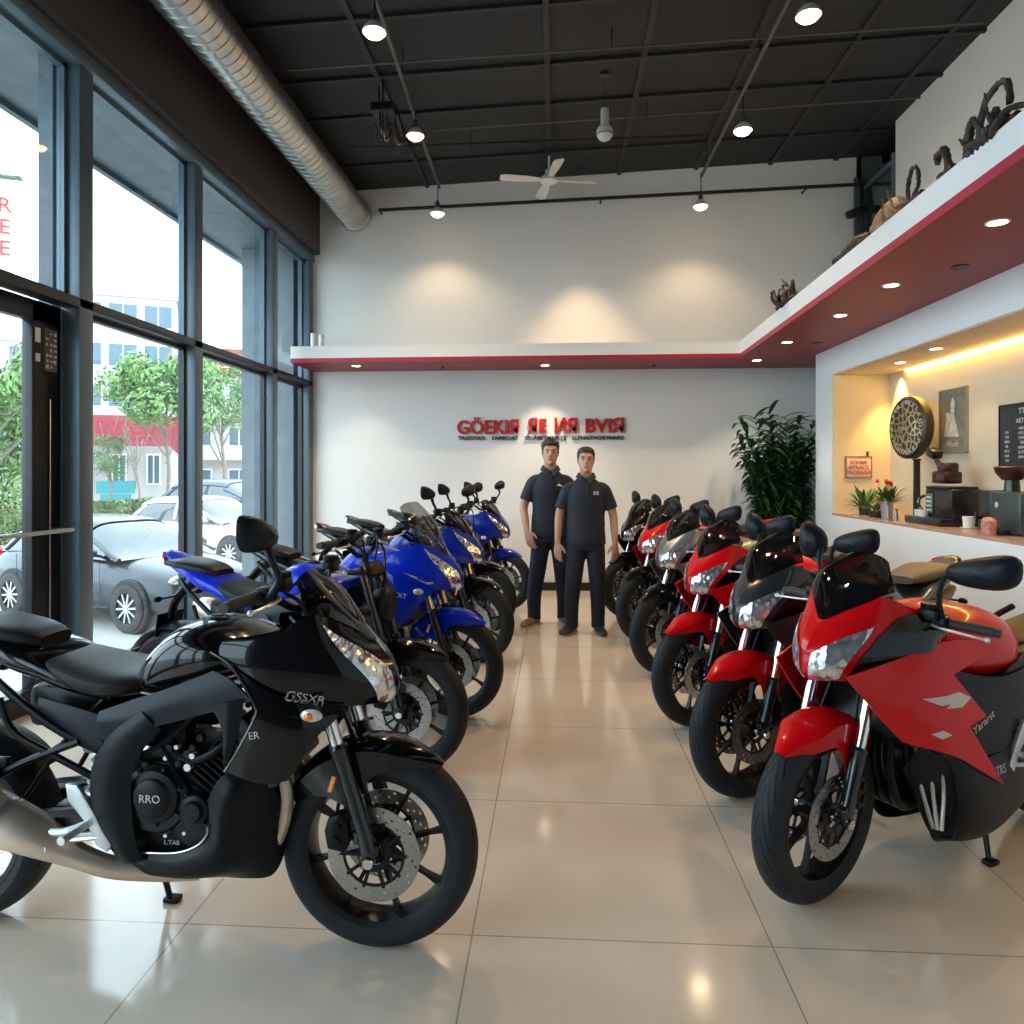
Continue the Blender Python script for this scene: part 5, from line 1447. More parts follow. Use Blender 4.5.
def person(loc, rotz, H, arms, label, trousers, shoes, tilt=0, broad=1.0, hairstyle=0, stance=((-.10,-.02,14),(.11,.04,-12)), emblem=None):
    t = thing('person', label, 'person', loc, rotz, None, H/1.75)
    g = G()
    # torso
    T = [(.84,.150,.100,.0),(.92,.165,.112,.0),(1.00,.158,.108,0),(1.10,.150,.104,0),(1.22,.162,.110,0),(1.30,.172,.112,0),(1.37,.165,.098,.005),(1.42,.125,.08,.01),(1.455,.08,.066,.012),(1.49,.060,.062,.008),(1.56,.056,.060,-.004),(1.60,.05,.055,-.01)]
    g.loft([ell(0, y, z, rx*broad if z > 1 and z < 1.46 else rx, ry) for z, rx, ry, y in [crom([(a, b, c, d) for a, b, c, d in T], i/30) for i in range(31)]])
    # head
    hx, hz = 0, 1.648
    HR = []
    for z, rx, f, bk in ((-.118,.018,-.078,-.035),(-.108,.034,-.090,.0),(-.090,.051,-.096,.045),(-.06,.063,-.094,.075),(-.03,.067,-.092,.088),(.0,.071,-.090,.094),(.035,.073,-.090,.097),(.07,.071,-.083,.094),(.092,.063,-.068,.082),(.108,.046,-.045,.060),(.117,.024,-.018,.030)):
        HR.append([(rx*1.06*cos(a), ((f+bk)/2)+((bk-f)/2)*sin(a), hz+z) for a in [2*pi*k/24 for k in range(24)]])
    g.loft(HR)
    hg = G()
    g.tube([(0,-.088,hz+.022),(0,-.100,hz-.008),(0,-.112,hz-.028)], [.008,.010,.014], 8, 8); g.ball((-.011,-.100,hz-.032), .009); g.ball((.011,-.100,hz-.032), .009)
    for s_ in (-1, 1):
        g.ball((s_*.073,.004,hz-.012), .026, sc=(.35,.6,1.15))
        g.tube([(s_*.052,-.078,hz+.030),(s_*.030,-.089,hz+.034),(s_*.012,-.090,hz+.028)], .007, 6, 8)
        g.ball((s_*.042,-.064,hz-.024), .013, sc=(1,.7,.9))
    g.tube([(-.024,-.092,hz-.062),(0,-.099,hz-.060),(.024,-.092,hz-.062)], [.004,.008,.004], 8, 10); g.ball((0,-.086,hz-.098), .017)
    # arms
    for (el, wr, hd, pn, sd), s_ in zip(arms, (-1, 1)):
        sh = (s_*.170*broad, .005, 1.360)
        limb(g, [(s_*.09*broad,.005,1.350), sh, ((sh[0]+el[0])/2+s_*.006, (sh[1]+el[1])/2, (sh[2]+el[2])/2), el, ((el[0]+wr[0])/2, (el[1]+wr[1])/2, (el[2]+wr[2])/2), wr], [.046,.050,.045,.040,.036,.027])
        hand(g, wr, hd, pn, 1.08, sd)
    # legs
    for (fx_, fy_, ang), s_ in zip(stance, (-1, 1)):
        limb(g, [(s_*.085,0,.92),(s_*.092,-.005,.80),(s_*.05+fx_*.5,-.01,.50),(fx_,fy_+.02,.28),(fx_,fy_+.03,.09)], [.090,.082,.056,.052,.036])
        a = rad(ang); dx, dy = sin(a), -cos(a)
        g.tube([(fx_-dx*.03,fy_+.03-dy*.03,.055),(fx_+dx*.06,fy_+.03+dy*.06,.045),(fx_+dx*.15,fy_+.03+dy*.15,.032)], [.036,.034,.026], 10, 8)
    g.xf(Matrix.Identity(4))
    me = voxelise(g, .0052, 2)
    mi = []
    for p in me.polygons:
        x, y, z = p.center; k = 0; zz = z-hz
        if y < -.05 and zz > -.13:
            ax = abs(x)
            if ((ax-.031)/.0145)**2 + ((zz-.006)/.0060)**2 < 1: k = 3 if abs(ax-.031) < .0065 else 2
            elif (ax/.025)**2 + ((zz+.061)/.0075)**2 < 1 and y < -.08: k = 1
        mi.append(k)
    mlink('body', me, [M_skin, M_lip, M_eye, M_iris, M_brow], t)
    me.polygons.foreach_set('material_index', mi)
    # hair: grows out of the scalp, following the skull
    def zmin(y): 
        K = [(-.2,.066),(-.07,.066),(-.055,.058),(-.042,.022),(-.025,-.012),(-.004,-.014),(.004,.012),(.024,.010),(.036,-.045),(.2,-.075)]
        for (y0, z0), (y1, z1) in zip(K, K[1:]):
            if y0 <= y <= y1: return z0+(z1-z0)*(y-y0)/(y1-y0)
        return -.07
    me.calc_normals_split() if hasattr(me, 'calc_normals_split') else None
    hv = {}; hvs = []; hfs = []
    def above(co): return (co.z-hz) - zmin(co.y)
    random.seed(4)
    for p in me.polygons:
        co = p.center
        if co.z-hz < -.09 or above(co) < 0 or (abs(co.x) > .083 and co.z-hz < .025): continue
        ids = []
        for vi in p.vertices:
            if vi not in hv:
                v = me.vertices[vi]; d = max(0, min(1, above(v.co)/.016)); z = v.co.z-hz
                off = .0015 + (.0040 + max(0, z)*.05 + (.006 if hairstyle and v.co.y < 0 and z > .05 else 0))*d*d*(3-2*d)
                off += (.0012*sin(v.co.x*420+v.co.y*160) + random.uniform(-.0006,.0006))*d
                hv[vi] = len(hvs); hvs.append(tuple(v.co + v.normal*off))
            ids.append(hv[vi])
        hfs.append(tuple(ids))
    hr = G(); hr.add(hvs, hfs); obj('hair', hr, M_hair, t, sharp=80)
    for s_ in (-1, 1):
        obj('eyebrow', G().tube([(s_*.014,-.0985,hz+.026),(s_*.030,-.0965,hz+.031),(s_*.050,-.085,hz+.027)], [.0028,.0034,.0016], 8, 10, flat=1.0), M_brow, t)
    # polo shirt
    s = G()
    ST = [(.845,.188,.133),(.90,.186,.132),(1.00,.180,.126),(1.10,.172,.120),(1.22,.178,.122),(1.30,.186,.124),(1.365,.180,.110),(1.42,.14,.092),(1.46,.095,.078),(1.482,.074,.070)]
    rr = []
    for i in range(28):
        z, rx, ry = crom(ST, i/27); row = []
        for k in range(40):
            a = 2*pi*k/40; w = 1+.012*sin(a*5+z*17)*(1.4-z)*2 
            row.append((rx*(broad if z > 1 else 1)*cos(a)*w, .004+ry*sin(a)*w, z))
        rr.append(row)
    s.loft(rr)
    for (el, wr, hd, pn, sd), s_ in zip(arms, (-1, 1)):
        sh = Vector((s_*.170*broad, .005, 1.360)); E = Vector(el); D = E-sh
        s.tube([(s_*.07,.004,1.380), tuple(sh+Vector((-s_*.02,0,.004))), tuple(sh+D*.30), tuple(sh+D*.70)], [.062,.070,.066,.069], 20, 14)
    me = voxelise(s, .008, 3); mlink('polo_shirt', me, [M_shirt], t, 'dark navy short sleeved polo shirt')
    c_ = G()
    for s_ in (-1, 1):   # collar wings
        c_.patch([[(s_*.004,-.078,1.475),(s_*.045,-.074,1.505),(s_*.075,-.02,1.525),(s_*.06,.055,1.53),(0,.075,1.53)],[(s_*.030,-.112,1.425),(s_*.068,-.098,1.462),(s_*.098,-.03,1.485),(s_*.08,.075,1.49),(0,.10,1.49)]], 14, 5, thick=.004*s_)
    obj('collar', c_, M_polotrim, t)
    obj('placket', G().patch([[(-.014,-.117,1.435),(.014,-.117,1.435)],[(-.014,-.129,1.37),(.014,-.129,1.37)],[(-.014,-.135,1.30),(.014,-.135,1.30)]], 4, 8, thick=.004), M_polotrim, t)
    if emblem == 'wing':
        e = G(); e.prism([(.055,1.335),(.075,1.333),(.115,1.328),(.10,1.342),(.085,1.346),(.078,1.358),(.070,1.345)], -.134, -.128); obj('emblem', e, M_white, t, 'small pale winged emblem')
    else:
        e = G()
        for i in range(3):
            e.box((.072+.018*i,-.130,1.335), (.012,.008,.034 if i != 1 else .028))
        e.box((.09,-.131,1.352), (.05,.006,.004)); obj('emblem', e, M_silverdecal, t, 'small grey square emblem')
    # trousers
    p = G()
    p.loft([ell(0, .004, z, rx, ry, 32) for z, rx, ry in ((.80,.165,.115),(.86,.170,.120),(.93,.168,.118),(.97,.162,.114))])
    for (fx_, fy_, ang), s_ in zip(stance, (-1, 1)):
        limb(p, [(s_*.078,.004,.93),(s_*.088,0,.80),(s_*.075+fx_*.2,-.005,.66),(s_*.05+fx_*.5,-.012,.50),(fx_,fy_+.02,.28),(fx_,fy_+.02,.12),(fx_,fy_+.015,.055)], [.088,.094,.086,.080,.070,.064,.066], 20, 30)
    me = voxelise(p, .009, 3); mlink('trousers', me, [trousers], t, 'dark blue long trousers')
    for (fx_, fy_, ang), s_ in zip(stance, (-1, 1)):
        a = rad(ang); u = Vector((sin(a), -cos(a), 0)); v = Vector((cos(a), sin(a), 0)); b = Vector((fx_, fy_+.03, 0))
        R = []; S = []
        for tt, hw, h in ((-.08,.024,.055),(-.07,.038,.08),(-.03,.044,.095),(.04,.048,.088),(.11,.054,.072),(.17,.054,.060),(.21,.042,.048),(.235,.02,.034)):
            c = b+u*tt; R.append([tuple(c+v*(hw*cos(q))+Vector((0,0,.014+max(0,(h-.014)*(.5+.5*sin(q)))))) for q in [2*pi*k/16 for k in range(16)]])
            S.append([tuple(c+v*((hw+.004)*cos(q))+Vector((0,0,.009+.009*sin(q)))) for q in [2*pi*k/16 for k in range(16)]])
        so = obj('shoe', G().loft(R), shoes, t); obj('sole', G().loft(S), M_sole, so)
    return t
armsA = [((-.255,.02,1.12), (-.225,-.10,.905), (.30,-.25,-1), (.5,.8,.1), 1), ((.265,.04,1.13), (.27,-.02,.87), (0,-.05,-1), (-.6,.8,0), -1)]
armsB = [((-.255,.03,1.11), (-.27,-.03,.86), (.02,-.1,-1), (.6,.8,0), 1), ((.262,.03,1.11), (.275,-.03,.86), (.0,-.1,-1), (-.6,.8,0), -1)]
person((-.055, 7.0, 0), rad(2), 1.77, armsA, 'taller man in a navy polo with brown shoes, his left side behind the other man', M_jeans, M_shoebrown, hairstyle=1, stance=((-.155,-.03,-28),(.13,.02,20)), emblem='wing')
person((.275, 6.66, 0), rad(0), 1.69, armsB, 'shorter man in a navy polo with a grey square emblem and black shoes, arms hanging', M_trous, M_shoeblack, broad=1.04, stance=((-.135,-.0,-24),(.115,-.02,10)), emblem='sq')
# ================================================================ the street outside the windows
ZO = -.45
M_pave = mat('pale_paving', (.36,.35,.33), .8, noise=(1.2,.15))
M_bluestone = mat('blue_grey_cladding', (.10,.135,.155), .6, noise=(8,.2))
M_canopy = mat('canopy_soffit', (.12,.155,.175), .6, noise=(6,.15))
M_building = mat('pale_render', (.42,.395,.37), .8)
M_building2 = mat('cream_render', (.36,.32,.26), .8)
M_bwin = mat('building_window', (.07,.12,.15), .3)
M_awning = mat('red_awning', (.34,.045,.06), .7)
M_roof = mat('red_roof_tile', (.22,.06,.04), .8)
M_cyan = mat('turquoise_panel', (.03,.22,.25), .5)
M_tree = mat('tree_leaf', (.14,.24,.07), .6, noise=(1.5,.5))
M_tree2 = mat('tree_leaf_dark', (.065,.15,.04), .6, noise=(1.5,.5))
M_bark = mat('bark', (.20,.16,.13), .9, noise=(9,.3))
M_hedge = mat('hedge_leaf', (.11,.15,.055), .7, noise=(3,.6))
g = G(); g.box((-45, 20, ZO-.06), (84, 130, .1)); struct('ground_outside', g, M_pave)
g = G(); g.box((-3.5, (YR+9.4)/2, (ZO-.02)/2-.02), (.62, 9.4-YR+.2, -ZO)); struct('floor_threshold', g, M_pave)
g = G(); g.box((-3.70, 3.0, 4.46), (.95, 13.2, .36)); g.box((-4.16, 3.0, 4.44), (.06, 13.2, .42)); struct('ceiling_canopy', g, M_canopy)
g = G(); g.box((-3.36, 4.62, 1.9), (.10, .14, 4.75)); struct('wall_pillar', g, M_bluestone)
g = G(); g.box((-3.60, 9.1, 1.9), (.66, .6, 4.75)); struct('wall_wing', g, M_bluestone)

def tree(loc, h, cr, n, seed, label, m, trunk=.12, cz=.62, squash=.75):
    t = thing('street_tree', label, 'tree', loc, 0, 'trees across the street'); random.seed(seed)
    g = G(); P = [(0,0,0),(.1,.05,h*.25),(-.05,.1,h*.45),(.05,0,h*.7)]
    g.tube(P, [trunk, trunk*.8, trunk*.6, trunk*.3], 10, 14)
    for k in range(7):
        a = random.uniform(0,2*pi); g.tube([(0,0,h*(.3+.04*k)),(cos(a)*cr*.4,sin(a)*cr*.4,h*(.48+.03*k)),(cos(a)*cr*.75,sin(a)*cr*.75,h*(.56+.04*k))], [trunk*.4,trunk*.25,.02], 6, 8)
    obj('trunk', g, M_bark, t)
    g = G(); blobs = []
    for k in range(26):
        a = random.uniform(0,2*pi); e = random.uniform(-1,1); r = random.uniform(.35,.85)
        blobs.append((Vector((cos(a)*cr*r*math.sqrt(1-e*e*.6), sin(a)*cr*r*math.sqrt(1-e*e*.6), h*cz+e*cr*squash)), cr*random.uniform(.22,.38)))
    for k in range(n):
        c, r = random.choice(blobs); d = Vector((random.gauss(0,1), random.gauss(0,1), random.gauss(0,1))).normalized()
        p = c + d*r*random.uniform(.6,1.05); s_ = random.uniform(.07,.13)*(cr/2.2)
        u = d.cross(Vector((random.gauss(0,1), random.gauss(0,1), random.gauss(0,1)))).normalized(); v = (d.cross(u)+d*random.uniform(-.6,.6)).normalized()
        g.add([tuple(p-u*s_), tuple(p-v*s_*.5), tuple(p+u*s_), tuple(p+v*s_*.5)], [(0,1,2,3)])
    me = mesh_of('foliage', g, m, merge=False); link('foliage', me, t)
    return t
def wpt(px, depth):   # a place on the street: direction seen at that column, distance in metres
    th = math.atan(44/720); u = (px-512)/720
    return Vector((-sin(th)+u*cos(th), cos(th)+u*sin(th), 0))*depth
def P3(px, depth, z=ZO):
    p = wpt(px, depth); return (p.x, p.y, z)
tree(P3(-12, 21), 6.4, 2.6, 9500, 1, 'large bright green tree behind the hedge, seen through the glass door', M_tree, cz=.50, squash=.85)
tree(P3(12, 31), 7.2, 2.6, 5500, 21, 'green tree behind the door frame, between the big tree and the red awning', M_tree, cz=.55)
tree(P3(166, 29), 7.4, 2.4, 6500, 3, 'slender green tree with a pale trunk in front of the red awning building', M_tree, .09, cz=.68, squash=.5)
tree(P3(108, 27.5), 5.0, .95, 2500, 4, 'small green tree beside the first window column', M_tree2, .06, cz=.5)
tree(P3(222, 33), 7.2, 1.9, 3500, 5, 'distant green tree in front of the building with balconies', M_tree, .10, cz=.75)
tree(P3(136, 24), 4.4, .6, 260, 6, 'thin young tree with few leaves near the hedge', M_tree2, .05, cz=.82)
def bush(loc, r, n, seed, label, m):
    t = thing('bush', label, 'bush', loc, 0, 'rounded bushes behind the hedge'); random.seed(seed); g = G()
    for k in range(n):
        d = Vector((random.gauss(0,1), random.gauss(0,1), abs(random.gauss(0,1)))).normalized(); p = Vector((0,0,r*.3))+Vector((d.x*r, d.y*r, d.z*r*.9))*random.uniform(.75,1.05); s_ = .07
        u = d.cross(Vector((random.gauss(0,1), random.gauss(0,1), 1))).normalized(); v = d.cross(u)
        g.add([tuple(p-u*s_), tuple(p-v*s_*.6), tuple(p+u*s_), tuple(p+v*s_*.6)], [(0,1,2,3)])
    g.ball((0,0,r*.35), r*.8, 14, 10)
    link('foliage', mesh_of('foliage', g, m, merge=False), t)
    obj('stem', G().tube([(0,0,0),(0,0,r*.5)], .04, 8), M_bark, t)
bush(P3(108, 26.5), .65, 1300, 1, 'round light green bush left of the thin young tree', M_tree)
bush(P3(150, 26.0), .80, 1500, 2, 'round light green bush right of the thin young tree', M_tree)
bush(P3(198, 28), .85, 1500, 3, 'round green bush beside the second window column', M_tree2)
def hedge(a, b, w, h, n, seed, label):
    a, b = Vector(a), Vector(b); d = (b-a); L = d.length; d.normalize(); s = Vector((-d.y, d.x, 0)); random.seed(seed)
    g = G(); R = Matrix.Rotation(math.atan2(d.y, d.x), 4, 'Z')
    q = G(); q.box((L/2, 0, h/2), (L, w*.9, h*.96), bev=.08); q.xf(Matrix.Translation(a) @ R); g.merge(q)
    for k in range(n):
        f = random.choice((0,0,1,1,2)); x = random.uniform(0,L)
        y, z, nn = (random.uniform(-w/2,w/2), h, Vector((0,0,1))) if f == 0 else (-w/2, random.uniform(0,h), -s) if f == 1 else (w/2, random.uniform(0,h), s)
        p = a + d*x + s*y + Vector((0,0,z)); nn = (nn+Vector((random.gauss(0,.5), random.gauss(0,.5), random.gauss(0,.5)))).normalized()
        u = nn.cross(Vector((random.gauss(0,1), random.gauss(0,1), random.gauss(0,1)))).normalized(); v = nn.cross(u); p = p + nn*random.uniform(0,.05); s_ = .05
        g.add([tuple(p-u*s_), tuple(p-v*s_*.6), tuple(p+u*s_), tuple(p+v*s_*.6)], [(0,1,2,3)])
    o = link('hedge', mesh_of('hedge', g, M_hedge, merge=False)); tag(o, label, 'hedge')
hedge(P3(-60, 16), P3(205, 22.5), .8, 1.07, 9000, 1, 'long clipped green hedge behind the parked cars')
def building(loc, rotz, w, d, h, m, label, floors, cols, win=(1.2,1.3), roof=None, balcony=False, name='apartment_building'):
    t = thing(name, label, 'building', loc, rotz)
    obj('walls', G().box((0,0,h/2), (w,d,h)), m, t)
    fh = h/floors; k = 0
    for f in range(floors):
        for c in range(cols):
            x = -w/2 + w*(c+.5)/cols; z = fh*(f+.55)
            fr = obj('window', G().box((x,-d/2-.02,z), (win[0]+.16,.08,win[1]+.16)), M_whitefascia, t)
            obj('pane', G().box((x-win[0]/4-.02,-d/2-.05,z), (win[0]/2-.03,.06,win[1])).box((x+win[0]/4+.02,-d/2-.05,z), (win[0]/2-.03,.06,win[1])), M_bwin, fr)
        if balcony: obj('balcony', G().box((0,-d/2-.5,fh*f+.08), (w*.98,1.0,.16)).box((0,-d/2-.98,fh*f+.5), (w*.98,.05,.75)), m, t)
    if roof: obj('roof', G().prism([(-w/2-.4,h),(w/2+.4,h),(w/2-.6,h+1.6),(-w/2+.6,h+1.6)], -d/2-.4, d/2+.4), roof, t)
    else: obj('parapet', G().box((0,0,h+.15), (w+.3,d+.3,.3)), m, t)
    return t
ang = rad(8)
building(P3(128, 52), rad(26), 6.5, 6, 13.8, M_building, 'tall pale apartment block with blue windows behind the red awning', 5, 3, (1.7,1.5))
building(P3(186, 66), rad(20), 6.5, 7, 11.5, M_building2, 'cream apartment block half hidden by the second window column', 4, 2, (1.2,1.3))
building(P3(246, 46), rad(15), 6.5, 5, 7.6, M_building, 'white house with balconies and a red tiled roof', 3, 3, (1.1,1.1), M_roof, True, 'house')
building(P3(10, 62), rad(30), 10, 8, 12.5, M_building, 'pale building rising behind the big tree at the left edge', 5, 4, (1.4,1.4))
building(P3(124, 37), rad(24), 4.6, 3, 3.6, M_building, 'low white shop under a red awning', 1, 3, (.5,1.4), None, False, 'shop_building')
aw = thing('awning', 'faded red awning over the low white shop', 'awning', P3(126, 34.2, ZO), rad(24))
obj('cloth', G().prism([(-2.8,3.1),(2.8,3.1),(2.5,4.5),(-2.8,4.5)], -.6, .25), M_awning, aw); obj('valance', G().prism([(1.9,3.1),(2.8,3.1),(2.7,2.3)], -.62, -.56), M_awning, aw)
o = obj('shop_sign', G().box((0,0,1.2), (1.5,.1,.55)).box((0,0,.45), (1.2,.08,.9)), M_cyan, None, loc=P3(116, 31.5), rot=(0,0,rad(24))); tag(o, 'turquoise panel in front of the low white shop', 'panel')
# red characters high on the building at the left edge (seen through the upper window)
rs = thing('street_sign', 'red sign characters on a white board high outside at the left edge', 'sign', P3(-14, 14, ZO), rad(28))
obj('post', G().tube([(0,.1,0),(0,.1,7.9)], .05, 8), M_cyan and M_steel, rs); obj('board', G().box((0,0,6.65), (.9,.06,2.0), bev=.01), M_whitefascia, rs)
obj('cap', G().box((.05,-.05,7.72), (1.1,.3,.06)), M_steel, rs)
for k, ch in enumerate('REE'):
    me = text_mesh(ch, .42, .02); me.materials.clear(); me.materials.append(M_signred); link('sign_letter', me, rs, (.31, -.05, 7.12-.42*k), (pi/2,0,0))

# ---------------------------------------------------------------- cars
M_carglass = glass_mat('car_glass', (.12,.14,.15), 1, .85, 1.9, .02, (.012,.016,.018))
M_ctire = mat('car_tire', (.02,.02,.021), .7)
M_alloy = mat('car_alloy', (.6,.6,.6), .3, .8)
def car(loc, rotz, label, paint, sc=1, suv=False, red=True):
    t = thing('parked_car', label, 'car', loc, rotz, None, sc)
    dz = .14 if suv else 0
    def sec(x, zt, hw, zb=.20, n=28, e=.42):
        r = []
        for k in range(n):
            a = 2*pi*k/n; c, s_ = cos(a), sin(a); zz = (zt+zb)/2 + (zt-zb)/2*math.copysign(abs(s_)**e, s_)
            tuck = 1 - .07*max(0, (zz-.55)/.5)
            r.append((x, hw*tuck*math.copysign(abs(c)**e, c), zz))
        return r
    keys = [(2.08,.52,.42,.26),(2.04,.62,.62,.22),(1.92,.74,.76,.20),(1.6,.84,.83,.20),(1.1,.93,.85,.20),(.75,.98,.86,.20),(.2,.98,.865,.20),(-.6,1.0,.865,.20),(-1.3,1.02,.85,.20),(-1.75,1.0,.80,.22),(-1.95,.90,.74,.26),(-2.02,.70,.62,.30)]
    R = []
    for i in range(60):
        x, zt, hw, zb = crom(keys, i/59); R.append(sec(x, zt+dz*(1 if x < 1 else .6), hw, zb+dz*.5))
    body = G().loft(R)
    b = obj('body', body, paint, t, sharp=50)
    # dark wheel arches and wheels
    for x in (1.28, -1.28):
        for s_ in (-1, 1):
            obj('wheel_arch', G().lathe([(.0001,.0),(.36,.0),(.375,-.02),(.36,-.12),(.0001,-.12)] if s_ > 0 else [(.0001,0),(.36,0),(.375,.02),(.36,.12),(.0001,.12)], (x, s_*.868, .34), 'y', 32), M_ctire, t)
            w = obj('wheel', G().lathe([(.20,-.10),(.27,-.105),(.31,-.09),(.325,-.05),(.325,.05),(.31,.09),(.27,.105),(.20,.10)], (x, s_*.80, .325), 'y', 36, closed=True), M_ctire, t)
            q = G(); q.lathe([(.20,-.09),(.215,-.10),(.215,.10),(.20,.09)], (x, s_*.80, .325), 'y', 36, closed=True); q.lathe([(.0001,.04*s_),(.2,.03*s_)], (x, s_*.80, .325), 'y', 30, m=1)
            for k in range(10):
                a = 2*pi*k/10+.1; q.box((x+.125*cos(a), s_*(.80+.085), .325+.125*sin(a)), (.17,.02,.026), rot=(0,-a,0))
            q.lathe([(.0001,.1*s_),(.04,.1*s_),(.05,.06*s_)], (x, s_*.80, .325), 'y', 16)
            obj('rim', q, [M_alloy, M_ctire], w)
    # cabin
    zr = 1.47+dz; zb = .95+dz
    def cab(inset, m_, zt_cut=None):
        g = G()
        K = [(1.05,.80,.0),(.80,.79,.12),(.45,.76,.33),(.12,.72,.48),(-.2,.705,.525),(-.7,.70,.53),(-1.2,.69,.50),(-1.5,.68,.40),(-1.78,.67,.12),(-1.86,.66,.0)]
        R = []
        for i in range(44):
            x, hw, hh = crom(K, i/43); hh = max(hh, .01); ring = []
            for k in range(24):
                a = pi*k/23; c, s_ = cos(a), sin(a); z = zb + hh*abs(s_)**.45; f = (z-zb)/.53
                ring.append((x, (hw*(1-.17*f)+.03)*math.copysign(abs(c)**.45, c)*inset, zb-.02 + (z-zb)*inset))
            R.append(ring)
        g.grid(R); return g
    obj('windows', cab(1, None), M_carglass, t)
    def cp(x, k):   # point on the cabin shell; k 0..1 across
        K = [(1.05,.80,.0),(.80,.79,.12),(.45,.76,.33),(.12,.72,.48),(-.2,.705,.525),(-.7,.70,.53),(-1.2,.69,.50),(-1.5,.68,.40),(-1.78,.67,.12),(-1.86,.66,.0)]
        lo, hi = 0, 1
        for _ in range(24):
            md = (lo+hi)/2
            if crom(K, md)[0] > x: lo = md
            else: hi = md
        _x, hw, hh = crom(K, lo); a = pi*k; c, s2 = cos(a), sin(a); z = zb+max(hh,.01)*abs(s2)**.45; f = (z-zb)/.53
        return (x, (hw*(1-.17*f)+.03)*math.copysign(abs(c)**.45, c), z-.02)
    rows = []
    for i in range(18):
        x = .16-1.62*i/17; rows.append([(p[0], p[1]*1.01, p[2]+.006) for p in [cp(x, .17+.66*k/15) for k in range(16)]])
    obj('roof', G().grid(rows, thick=-.012), paint, t)
    for s_ in (0, 1):
        kk = lambda q: q if s_ == 0 else 1-q
        for pts in ([cp(x, kk(.115)) for x in (1.02,.85,.65,.45,.28,.12)], [cp(-.38, kk(q)) for q in (.002,.02,.05,.09,.16)], [cp(x, kk(q)) for x, q in ((-1.30,.16),(-1.45,.07),(-1.62,.02),(-1.70,.005))]):
            g = G(); g.tube(pts, .032, 8, 14); obj('pillar', g, paint, t)
    for s_ in (-1, 1):
        obj('headlight', G().ball((1.93, s_*.60, .70+dz), .10, 14, 10, sc=(.9,1.5,.7)), M_head, t)
        obj('tail_light', G().ball((-1.93, s_*.64, .86+dz), .09, 14, 10, sc=(.8,1.1,1.5)), M_redlens, t)
        mr = obj('door_mirror', G().ball((.62, s_*.93, 1.03+dz), .09, 14, 10, sc=(.6,1.0,.7)).tube([(.62,s_*.80,.98+dz),(.62,s_*.9,1.0+dz)], .02, 6), paint, t)
        obj('door_handle', G().box((-.32, s_*.868, .84+dz), (.16,.02,.025), bev=.006), paint, t)
        g = G()
        for x in (.72, -.38, -1.15): g.tube([(x,s_*.871,.32+dz),(x+.0,s_*.871,.60+dz),(x-.02,s_*.858,.94+dz)], .004, 4)
        g.tube([(.9,s_*.871,.30+dz),(-1.0,s_*.871,.30+dz)], .012, 6)
        obj('door_seam', g, M_ctire, t)
    obj('grille', G().box((2.035,0,.56+dz), (.03,.8,.10), bev=.01).box((2.03,0,.38+dz), (.03,.9,.10), bev=.01), M_ctire, t)
    return t
M_cargrey = mat('dark_grey_car_paint', (.030,.036,.045), .35, 0, .35, spec=.3)
M_carnavy = mat('navy_car_paint', (.018,.04,.075), .35, 0, .35, spec=.3)
M_carwhite = mat('white_car_paint', (.75,.76,.78), .25, .1, 1)
def place_car(fx_, fy_, head, **k):
    sc = k.get('sc', 1); h = head; c, s_ = cos(h), sin(h)
    # front right wheel contact (1.28,-.80)
    lx, ly = 1.28*sc, -.80*sc
    return car((fx_-(c*lx-s_*ly), fy_-(s_*lx+c*ly), ZO), h, **k)
place_car(-5.09, 8.37, rad(-22), label='dark grey hatchback parked outside, its front wheel seen through the lower window', paint=M_cargrey, sc=.90)
place_car(*P3(232, 14.2)[:2], rad(-18), label='white car parked behind the dark grey hatchback', paint=M_carwhite, sc=.95)
place_car(*P3(262, 17.5)[:2], rad(-14), label='dark blue car parked behind the white car', paint=M_carnavy, sc=1.06, suv=True)
bl_ = obj('barrier_post', G().tube([(-4.9, 4.95, ZO), (-4.9, 4.95, .55)], .035, 10).tube([(-4.9,4.95,.5),(-5.9,4.6,.5)], .02, 8), M_framegrey); tag(bl_, 'low grey barrier rail standing outside the glass door', 'barrier')
# ================================================================ the motorcycles in place
def put(kind, contact, deg, sc=1, **k):
    h = rad(deg); x = contact[0]-.71*sc*cos(h); y = contact[1]-.71*sc*sin(h)
    return motorcycle(kind, (x, y, 0), h, scale=sc, **k)
GL, GR = GRP_L, GRP_R
b1 = put('A', (-.557,2.254), -2.5, mirrors=(-1,), near=-1, label='gloss black motorcycle, the nearest one in the left row, with a metal muffler', group=GL, main=M_gblack)
# lettering on the near black motorcycle (right side)
RS = (pi/2, 0, 0)
decal(b1, ('side_fairing','nose_fairing'), 'GSSXR', .036, .535, .825, rad(-16), -1, M_silverdecal, 'silver script')
decal(b1, ('side_fairing',), 'ER', .030, .410, .735, rad(8), -1, M_silverdecal)
decal(b1, ('clutch_cover',), 'RRO', .034, .062, .515, 0, -1, M_silverdecal)
decal(b1, ('engine',), 'L.TAB', .02, .10, .36, 0, -1, M_silverdecal)
put('A', (-.74,3.52), -16, steer=rad(12), muffler=False, tubes=M_fork, label='blue motorcycle with a black front fender, second in the left row', group=GL, main=M_gblue, fender=M_gblack, naked=True, mirrors=())
b3 = put('A', (-.62,4.35), -13, mirrors=(), label='bright blue motorcycle with a tall clear windshield and blue front fender', group=GL, main=M_gblue, tail=M_gblack, screen='tall', screenmat=M_screenclear, tubes=mat('gold_fork_tube', (.65,.48,.25), .2, 1))
decal(b3, ('side_fairing','nose_fairing'), 'GSXT', .038, .455, .765, rad(-10), -1, M_white)
me_ = G(); me_.prism([(-.10,.045),(.07,-.02),(.035,-.03)], -.0006, .0006, axis='z')
